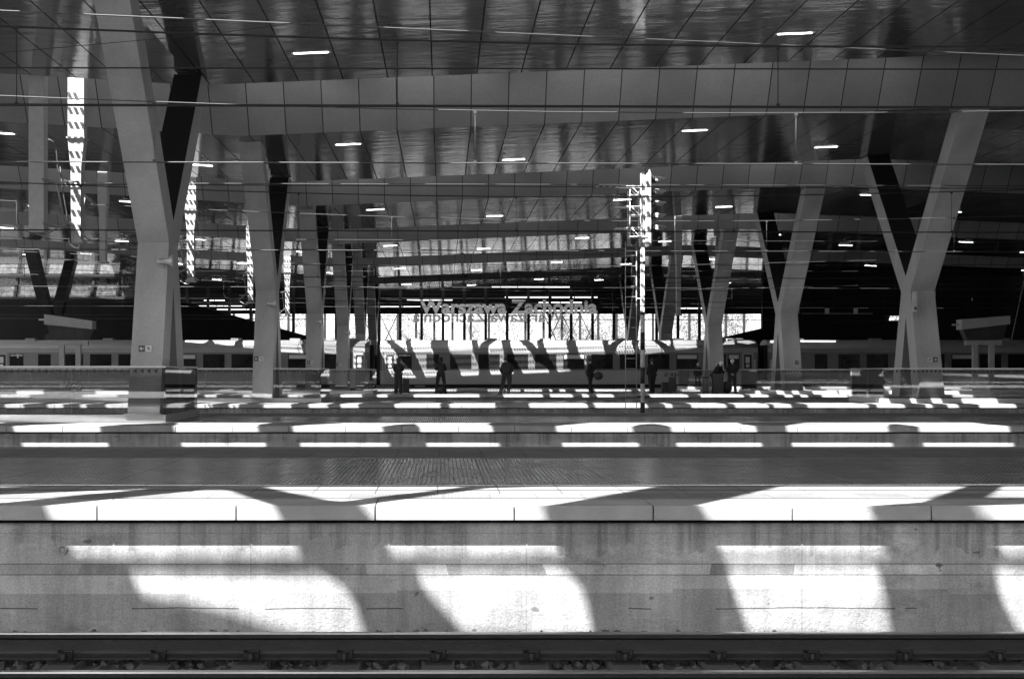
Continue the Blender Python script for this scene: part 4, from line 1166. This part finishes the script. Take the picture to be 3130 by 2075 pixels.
MB().box(30, 36, -.05, 0, 5.86, 5.89).box(30, 36, -.05, 0, 5.98, 6.0).build('railing', M['galv'], t)
t = thing('side_shade_wall', 'added black wall keeping sky light off the right flank of the station', 'wall', (0, 0, 0))  # added to cut sky light and darken the right side
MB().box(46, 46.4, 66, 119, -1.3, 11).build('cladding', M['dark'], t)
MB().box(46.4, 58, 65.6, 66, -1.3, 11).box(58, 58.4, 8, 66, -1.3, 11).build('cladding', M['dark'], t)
t = thing('backdrop_block', 'unseen dark backdrop added behind the viewer, keeping low sky out of the train windows', 'building', (0, -48, -1.35))  # dark backdrop added out of view to block low sky
MB().box(-90, 95, -8, 0, 0, 9.5).build('wall', M['pale_wall_dark'], t)
q_ = MB()
for i in range(44): q_.box(-88 + i * 4.1, -85.4 + i * 4.1, 0, .05, 3.4, 5.4).box(-88 + i * 4.1, -85.4 + i * 4.1, 0, .05, 6.4, 8.2)
q_.build('window', M['coach_glass'], t)
MB().box(-91, 96, -8.5, .8, 9.5, 9.9).build('roof', M['roof_skin'], t)
t = thing('glazed_building', 'dark low building with a pale slanted glazed band at far left', 'building', (0, 114, 0))
MB().box(-62, -23.2, 0, .5, -1.3, 6.85).build('wall', M['dark'], t)
MB().box(-62, -23.2, -.1, .62, 6.85, 7.05).box(-62, -23.2, -.1, .62, 8.6, 8.85).box(-62, -23.2, -.1, .62, 10.3, 10.9).build('transom', M['dark_metal'], t)
MB().box(-62, -23.2, .25, .3, 7.05, 10.3).build('glazing', M['glass_pale'], t)
mu = -61.0
while mu < -23.5:
    MB().prism([(mu - .1, .05, 7.0), (mu + .1, .05, 7.0), (mu + .65, .05, 10.4), (mu + .42, .05, 10.4)], (0, .15, 0)).build('mullion', M['dark_metal'], t)
    mu += 2.05
lr = MB()
for z in (7.25, 7.4, 7.55, 8.0): lr.box(-62, -23.2, .0, .03, z, z + .025)
lr.build('louvre_rail', M['dark_metal'], t)

# ------------------------------------------------------------------ trees outdoors
def tree(x, y, h, r, label, seed, dens=1.0):
    rnd = random.Random(seed)
    t = thing('tree', label, 'tree', (x, y, -1.35), 'trees beyond the station')
    tk = MB()
    tips = []
    def limb(p, d, l, rad, depth):
        q = p + d * l
        mid = p + d * l * .5 + Vector((rnd.uniform(-1, 1), rnd.uniform(-1, 1), 0)) * l * .06
        tk.tube([p, mid, q], [rad, rad * .8, rad * .6], 6, caps=False)
        if depth == 0 or rad < .02:
            tips.append(q); return
        for i in range(rnd.choice((2, 3, 3))):
            a = rnd.uniform(0, 6.28); s = rnd.uniform(.35, .8)
            nd = (d + Vector((math.cos(a) * s, math.sin(a) * s, rnd.uniform(-.1, .35)))).normalized()
            limb(q if i < 2 else mid, nd, l * rnd.uniform(.6, .85), rad * .58, depth - 1)
    limb(Vector((0, 0, 0)), Vector((0, 0, 1)), h * .28, h * .016, 5)
    tk.build('trunk', M['bark'], t)
    lf = MB()
    for p in tips:
        for i in range(int(34 * dens)):
            c = p + Vector((rnd.gauss(0, 1), rnd.gauss(0, 1), rnd.gauss(0, .8))) * r * .11
            u = Vector((rnd.uniform(-1, 1), rnd.uniform(-1, 1), rnd.uniform(-1, 1))).normalized(); v = u.cross(Vector((rnd.random(), rnd.random(), rnd.random() + .1))).normalized()
            s = rnd.uniform(.05, .13)
            lf.quad([c + u * s, c + v * s * .7, c - u * s, c - v * s * .7])
    lf.build('crown', M['leaf'], t)
T_ = [(-38, 178, 13, 7), (-28, 170, 11, 6), (-19, 182, 14, 7), (-11, 173, 10, 6), (-3, 184, 14, 8), (4, 174, 11, 6), (10, 183, 13, 7), (16.5, 175, 12, 6.5), (23, 185, 14, 8), (30, 176, 12, 7), (38, 182, 13, 7), (47, 175, 12, 7), (56, 184, 14, 8)]
TL = ['before the left escalator', 'left of the second column', 'behind the second column', 'behind the left end of the station name', 'behind the initial letters', 'behind the first word', 'behind the gap between the two words', 'behind the second word', 'behind the last letters', 'right of the signal mast', 'behind the third right column', 'behind the right escalator', 'seen through the square opening at right']
for i, (x, y, h, r) in enumerate(T_):
    tree(x, y, h, r, 'pale half-leafed tree outdoors, ' + TL[i], 100 + i, 1.0 + .5 * (i % 2))

# ------------------------------------------------------------------ people
def skin_mesh(name, verts, edges, radii, m, parent, sub=1, root=0):
    me = bpy.data.meshes.new(name); me.from_pydata([tuple(v) for v in verts], edges, []); me.update()
    o = bpy.data.objects.new(name + '_tmp', me); COL.objects.link(o)
    sk = o.modifiers.new('skin', 'SKIN'); sk.use_smooth_shade = True; sk.branch_smoothing = .5
    for i, r in enumerate(radii):
        rr = r if isinstance(r, tuple) else (r, r)
        me.skin_vertices[0].data[i].radius = rr
    me.skin_vertices[0].data[root].use_root = True
    ss = o.modifiers.new('sub', 'SUBSURF'); ss.levels = sub; ss.render_levels = sub
    dg = bpy.context.evaluated_depsgraph_get()
    out = bpy.data.meshes.new_from_object(o.evaluated_get(dg)); out.name = name
    bpy.data.objects.remove(o); bpy.data.meshes.remove(me)
    out.materials.clear()
    for x in (m if isinstance(m, (list, tuple)) else [m]): out.materials.append(x)
    for p in out.polygons: p.use_smooth = True
    return link(name, out, parent)

def person(label, loc, face, pose, h=1.75, coat='cloth_black', legs='cloth_black', hair='hair_dark', hair_len=0.0, wide=1.0, coat_len=.0, flare=1.0, bald=False, hood=False):
    """local frame: +y is the way the person faces, x to the person's right; pose gives joint positions for a 1.75 m body"""
    t = thing('person', label, 'person', loc, None, face)
    k = h / 1.75
    P = dict(pel=(0, 0, .95), waist=(0, 0, 1.08), chest=(0, .01, 1.30), neck=(0, .0, 1.47), head=(0, .02, 1.62),
             shR=(.19, 0, 1.42), elR=(.25, -.02, 1.14), wrR=(.25, .06, .90), shL=(-.19, 0, 1.42), elL=(-.25, -.02, 1.14), wrL=(-.25, .06, .90),
             hipR=(.10, 0, .90), knR=(.11, .02, .50), anR=(.11, -.02, .09), toR=(.13, .14, .04),
             hipL=(-.10, 0, .90), knL=(-.11, .02, .50), anL=(-.11, -.02, .09), toL=(-.13, .14, .04))
    P.update(pose)
    for q in ('elR', 'elL', 'shR', 'shL'): P[q] = (P[q][0] * .9, P[q][1], P[q][2])
    V = {q: Vector(v) * k for q, v in P.items()}
    nd = (V['head'] - V['neck']).normalized()
    fwd = Vector(pose.get('look', (0, 1, 0))).normalized()
    # --- body: one continuous surface with head, arms, hands with fingers, legs
    vs, es, rs = [], [], []
    def add(p, r, prev=None):
        vs.append(p); rs.append(r)
        if prev is not None: es.append((prev, len(vs) - 1))
        return len(vs) - 1
    pel = add(V['pel'], (.13 * k, .09 * k))
    wa = add(V['waist'], (.115 * k, .08 * k), pel)
    ch = add(V['chest'], (.125 * k, .08 * k), wa)
    ub = add(V['neck'] - nd * .07 * k, (.06 * k, .05 * k), ch)
    nk = add(V['neck'] + nd * .03 * k, .052 * k, ub)
    hb = add(V['head'] - nd * .045 * k, .062 * k, nk)
    hm = add(V['head'] + nd * .02 * k, .082 * k, hb)
    ht = add(V['head'] + nd * .085 * k, .062 * k, hm)
    add(V['head'] + fwd * .098 * k - nd * .015 * k, .014 * k, hm)          # nose
    add(V['head'] + fwd * .07 * k - nd * .085 * k, .032 * k, hb)           # chin
    side = fwd.cross(nd).normalized()
    for s in (1, -1): add(V['head'] + side * s * .088 * k - nd * .01 * k, .016 * k, hm)   # ears
    for S in ('R', 'L'):
        sh = add(V['sh' + S], .062 * k, ch)
        el = add(V['el' + S], .043 * k, sh)
        wr = add(V['wr' + S], .030 * k, el)
        d = (V['wr' + S] - V['el' + S]).normalized()
        o = Vector((0, 0, 1)).cross(d); o = o.normalized() if o.length > .1 else Vector((1, 0, 0))
        cu = d.cross(o).normalized()
        if cu.z > 0: cu = -cu
        pm = add(V['wr' + S] + d * .055 * k, .030 * k, wr)
        pk = add(V['wr' + S] + d * .085 * k, .026 * k, pm)
        for q, (off, ln) in enumerate(((-.030, .062), (-.010, .074), (.010, .070), (.029, .054))):
            a = add(V['wr' + S] + d * (.10 * k) + o * off * k, .0095 * k, pk)
            b = add(V['wr' + S] + d * (.10 + ln * .55) * k + o * off * k + cu * .012 * k, .0088 * k, a)
            add(V['wr' + S] + d * (.10 + ln * .85) * k + o * off * k + cu * .034 * k, .008 * k, b)
        a = add(V['wr' + S] + d * .06 * k + o * .045 * k + cu * .01 * k, .011 * k, pm)
        add(V['wr' + S] + d * .095 * k + o * .055 * k + cu * .022 * k, .009 * k, a)
    for S in ('R', 'L'):
        hp = add(V['hip' + S], .085 * k, pel)
        kn = add(V['kn' + S], .058 * k, hp)
        an = add(V['an' + S], .042 * k, kn)
        add(V['to' + S], (.038 * k, .026 * k), an)
    skin_mesh('body', vs, es, rs, M['skin'], t, 1)
    for s in (1, -1):
        e = MB().ball(V['head'] + fwd * .076 * k + side * s * .031 * k + nd * .012 * k, .011 * k, 1); e.build('eye', M['black'], t)
    # --- jacket
    vs, es, rs = [], [], []
    hem = add(V['pel'] - Vector((0, 0, .15 + coat_len)) * k, (.20 * k * wide, .155 * k))
    hip_ = add(V['pel'] + Vector((0, 0, .02)) * k, (.195 * k * wide, .155 * k), hem)
    wa = add(V['waist'] + Vector((0, 0, .03)) * k, (.185 * k * wide, .150 * k), hip_)
    ch = add(V['chest'], (.205 * k * wide, .165 * k), wa)
    up = add(V['neck'] - nd * .06 * k, (.15 * k * wide, .115 * k), ch)
    add(V['neck'] + nd * .035 * k, (.078 * k, .078 * k), up)
    for S in ('R', 'L'):
        sh = add(V['sh' + S] * .94 + V['chest'] * .06, .098 * k * wide, ch)
        mid = add((V['sh' + S] + V['el' + S]) / 2, .080 * k * wide, sh)
        el = add(V['el' + S], .072 * k * wide, mid)
        add(V['wr' + S], .052 * k * wide, el)
    skin_mesh('jacket', vs, es, rs, M[coat], t, 2)
    # --- trousers
    vs, es, rs = [], [], []
    pel = add(V['pel'] + Vector((0, 0, .03)) * k, (.155 * k * wide, .13 * k))
    for S in ('R', 'L'):
        hp = add(V['hip' + S], .115 * k * wide, pel)
        th = add((V['hip' + S] + V['kn' + S]) / 2, .105 * k * wide, hp)
        kn = add(V['kn' + S], .085 * k * (wide * .5 + .5) * (1 + (flare - 1) * .5), th)
        add(V['an' + S] + Vector((0, 0, .02)) * k, .074 * k * flare, kn)
        add(V['an' + S] - Vector((0, 0, .045)) * k, .074 * k * flare, len(vs) - 1)
    skin_mesh('trousers', vs, es, rs, M[legs], t, 2)
    for S in ('R', 'L'):
        a, b = V['an' + S], V['to' + S]
        d = Vector((b.x - a.x, b.y - a.y, 0)).normalized()
        s_ = MB()
        sd = Vector((-d.y, d.x, 0))
        def sole(f, wd, z): return [a.xy.to_3d() + d * f + sd * wd + Vector((0, 0, z)), a.xy.to_3d() + d * f - sd * wd + Vector((0, 0, z))]
        rows = [sole(-.075 * k, .03 * k, .002), sole(0, .042 * k, .002), sole(.12 * k, .05 * k, .002), sole(.20 * k, .032 * k, .002)]
        tops = [sole(-.07 * k, .028 * k, .10 * k), sole(0, .038 * k, .11 * k), sole(.12 * k, .043 * k, .065 * k), sole(.19 * k, .028 * k, .04 * k)]
        R = [[s_.bm.verts.new(p) for p in r] for r in rows]; T2 = [[s_.bm.verts.new(p) for p in r] for r in tops]
        for i in range(3):
            s_.bm.faces.new((R[i][0], R[i][1], R[i + 1][1], R[i + 1][0])); s_.bm.faces.new((T2[i][0], T2[i + 1][0], T2[i + 1][1], T2[i][1]))
            s_.bm.faces.new((R[i][0], R[i + 1][0], T2[i + 1][0], T2[i][0])); s_.bm.faces.new((R[i][1], T2[i][1], T2[i + 1][1], R[i + 1][1]))
        s_.bm.faces.new((R[0][0], T2[0][0], T2[0][1], R[0][1])); s_.bm.faces.new((R[3][0], R[3][1], T2[3][1], T2[3][0]))
        s_.bevel(.008, 2).build('shoe', M['shoe'], t)
    # --- hair or hood
    hr = MB()
    back = -fwd
    if hood:
        hr.ball(V['head'] + back * .015 * k + nd * .0 * k, .118 * k, 3, (1, 1.05, 1.2)); hr.build('hood', M[coat], t)
    elif not bald:
        hr.ball(V['head'] + back * .022 * k + nd * .028 * k, .100 * k, 3, (1, 1.05, 1.02))
        if hair_len: hr.ball(V['head'] + back * .055 * k - nd * hair_len * .55, .085 * k, 3, (1, .75, 1 + hair_len * 5))
        hr.build('hair', M[hair], t)
    return t

def at(px, Y): return ((px - 1022) * Y / 3285, Y, 0)
AW = 0.0            # facing away from the viewer
w1 = person('woman seen from behind with long dark hair, wide trousers and a suitcase beside her', at(920, 68.5), math.radians(-8),
    dict(elR=(.25, .06, 1.16), wrR=(.10, .28, 1.12), elL=(-.24, .04, 1.15), wrL=(-.12, .26, 1.08), knR=(.10, .03, .5), knL=(-.10, .03, .5), head=(.0, .04, 1.62)), 1.74, 'cloth_dark', 'jeans', hair_len=.16, flare=1.5)
w2 = person('person seen from behind in a dark hooded coat, arms folded, legs astride a bag', at(1018, 68.5), 0,
    dict(elR=(.29, .06, 1.17), wrR=(.06, .26, 1.14), elL=(-.29, .06, 1.17), wrL=(-.06, .26, 1.18), hipR=(.11, 0, .9), knR=(.17, .02, .5), anR=(.21, -.02, .09), toR=(.26, .12, .04), hipL=(-.11, 0, .9), knL=(-.17, .02, .5), anL=(-.21, -.02, .09), toL=(-.26, .12, .04)), 1.76, 'cloth_black', 'cloth_black', hood=True)
w3 = person('broad man seen from behind with bowed head, charcoal jacket and black trousers', at(1171, 67.6), math.radians(4),
    dict(neck=(0, .05, 1.47), head=(-.04, .15, 1.58), look=(0, .75, -.65), chest=(0, .02, 1.30), elR=(.28, .0, 1.14), wrR=(.20, .22, .98), elL=(-.30, .0, 1.13), wrL=(-.22, .2, .97),
         hipR=(.11, 0, .9), knR=(.12, .03, .5), anR=(.06, -.02, .09), toR=(.09, .13, .04), hipL=(-.11, 0, .9), knL=(-.18, .02, .5), anL=(-.30, -.02, .09), toL=(-.36, .11, .04)), 1.80, 'cloth_dark', 'cloth_black', wide=1.18, flare=1.2)
w4 = person('man in profile facing left with a dark shoulder bag behind his hip', at(1364, 69.7), math.radians(62),
    dict(head=(0, .04, 1.62), elR=(.26, -.08, 1.15), wrR=(.24, .10, .98), elL=(-.26, .02, 1.15), wrL=(-.22, .20, .98), knR=(.10, .06, .5), anR=(.10, .06, .09), toR=(.12, .21, .04), knL=(-.11, -.03, .5), anL=(-.12, -.12, .09), toL=(-.16, .03, .04)), 1.74, 'cloth_black', 'cloth_black')
w5 = person('stout person in a bulky black coat standing just right of the signal mast', at(1506, 69.9), math.radians(28),
    dict(elR=(.27, -.04, 1.14), wrR=(.2, .14, .96), elL=(-.27, -.02, 1.14), wrL=(-.24, .14, .96), knR=(.08, .03, .5), anR=(.07, -.02, .09), toR=(.09, .13, .04), knL=(-.09, .03, .5), anL=(-.10, -.02, .09), toL=(-.13, .13, .04)), 1.72, 'cloth_black', 'cloth_black', wide=1.22, coat_len=.10)
w6 = person('grey-haired traveller with a backpack stooping over a tall suitcase', at(1650, 69.8), math.radians(-128),
    dict(waist=(0, .08, 1.05), chest=(0, .20, 1.22), neck=(0, .30, 1.35), head=(0, .37, 1.47), look=(0, .85, -.5), shR=(.19, .24, 1.32), shL=(-.19, .24, 1.32), elR=(.24, .32, 1.08), wrR=(.12, .48, .98), elL=(-.24, .32, 1.08), wrL=(-.12, .50, .99)), 1.72, 'cloth_black', 'cloth_dark', hair='hair_white', wide=1.08)
w7 = person('white-haired traveller facing the viewer with hands together and jeans', at(1691, 69.8), math.radians(176),
    dict(neck=(0, .03, 1.47), head=(0, .08, 1.60), look=(0, .9, -.42), elR=(.28, .02, 1.15), wrR=(.08, .24, 1.00), elL=(-.28, .02, 1.15), wrL=(-.04, .25, .98), knR=(.14, .03, .5), anR=(.16, -.04, .09), toR=(.2, .1, .04), knL=(-.13, .05, .5), anL=(-.16, .06, .09), toL=(-.2, .2, .04)), 1.70, 'cloth_black', 'jeans', hair='hair_white', wide=1.15, coat_len=.06)
w8 = person('person with pale hair standing behind the far glass railing, left of the stooping traveller', at(1612, 91.0), math.radians(160), dict(look=(.1, .9, -.2)), 1.62, 'cloth_black', 'cloth_dark', hair='hair_white')

def suitcase(loc, w, d, h, label, rz=0, handle=True, pale=False):
    t = thing('suitcase', label, 'suitcase', loc, 'luggage of the waiting travellers', rz)
    b = MB().box(-w / 2, w / 2, -d / 2, d / 2, .05, h).bevel(.045, 3); b.build('shell', M['bag'], t)
    r = MB()
    for i in range(4): r.box(-w * .38 + i * w * .25, -w * .34 + i * w * .25, -d / 2 - .008, -d / 2 + .01, .12, h - .08)
    r.build('rib', M['bag_pale'] if pale else M['cloth_dark'], t)
    for sx_ in (-1, 1):
        MB().tube([(sx_ * w * .38, -d * .3, .03), (sx_ * w * .38 + .02, -d * .3, .03)], .03, 12).tube([(sx_ * w * .38, d * .3, .03), (sx_ * w * .38 + .02, d * .3, .03)], .03, 12).build('wheel', M['black'], t)
    if handle: MB().tube([(-w * .25, d * .3, h - .02), (-w * .25, d * .3, h + .28), (w * .25, d * .3, h + .28), (w * .25, d * .3, h - .02)], .012, 6).build('handle', M['galv'], t)
    return t
def bag(loc, s, label, name='backpack', rz=0, strap=None):
    t = thing(name, label, name.replace('_', ' '), loc, None, rz)
    b = MB().ball((0, 0, s[2] * .5), .5, 3, (s[0], s[1], s[2])); 
    for v in b.bm.verts: v.co.z = max(.003, v.co.z * (1.0 if v.co.z > s[2] * .5 else .9))
    b.build('body', M['bag'], t)
    MB().ball((0, -s[1] * .42, s[2] * .36), .5, 2, (s[0] * .7, s[1] * .4, s[2] * .45)).build('front_pocket', M['cloth_dark'], t)
    if strap: MB().tube(strap, .014, 6).build('strap', M['bag'], t)
    else: MB().tube([(-.06, 0, s[2] * .97), (-.05, 0, s[2] + .06), (.05, 0, s[2] + .06), (.06, 0, s[2] * .97)], .012, 6).build('handle', M['bag'], t)
    return t
x, y, _ = at(938, 68.3)
suitcase((x, y, 0), .30, .24, .72, 'dark upright suitcase beside the woman in wide trousers')
x, y, _ = at(1018, 68.3)
bag((x, y, 0), (.46, .32, .36), 'round black bag on the platform between the feet of the hooded person')
x, y, _ = at(1540, 69.9)
suitcase((x, y, 0), .50, .30, .55, 'wide dark suitcase right of the person in the bulky coat', handle=False)
x, y, _ = at(1553, 69.5)
suitcase((x, y, 0), .34, .26, .80, 'tall grey-ribbed suitcase, last of the pair right of the bulky coat')
x, y, _ = at(1630, 69.6)
suitcase((x, y, 0), .28, .26, .82, 'slim trolley case with pale stripes left of the stooping traveller', pale=True)
x, y, _ = at(1659, 69.0)
suitcase((x, y, 0), .46, .32, .96, 'tall bulky suitcase held by the stooping traveller', handle=False)
x, y, _ = at(1679, 69.2)
bag((x, y, 0), (.50, .40, .60), 'sagging black rucksack on the platform between the two grey-haired travellers')
x, y, _ = at(1383, 69.5)
bag((x - .02, y, .66), (.46, .22, .40), 'dark shoulder bag hanging behind the man in profile', 'shoulder_bag', 0, [(.05, 0, .36), (-.06, -.06, .62), (-.28, -.10, .84), (-.40, -.02, .80)])
x, y, _ = at(1664, 69.8)
bag((x - .02, y + .14, 1.02), (.36, .30, .46), 'dark backpack worn by the stooping grey-haired traveller', 'backpack', math.radians(-128), [(-.14, .12, .42), (-.15, .3, .4), (-.15, .34, .2)])
# white and black bollard at the end of the railing on the fourth platform
x, y, _ = at(825, 78.0)
t = thing('bollard', 'white marker post with black foot at the end of the far left railing', 'bollard', (x, 74.2, 0))
MB().box(-.13, .13, -.13, .13, .22, 1.22).bevel(.015, 1).build('shaft', M['white'], t)
MB().box(-.135, .135, -.135, .135, 0, .22).build('foot', M['black'], t)
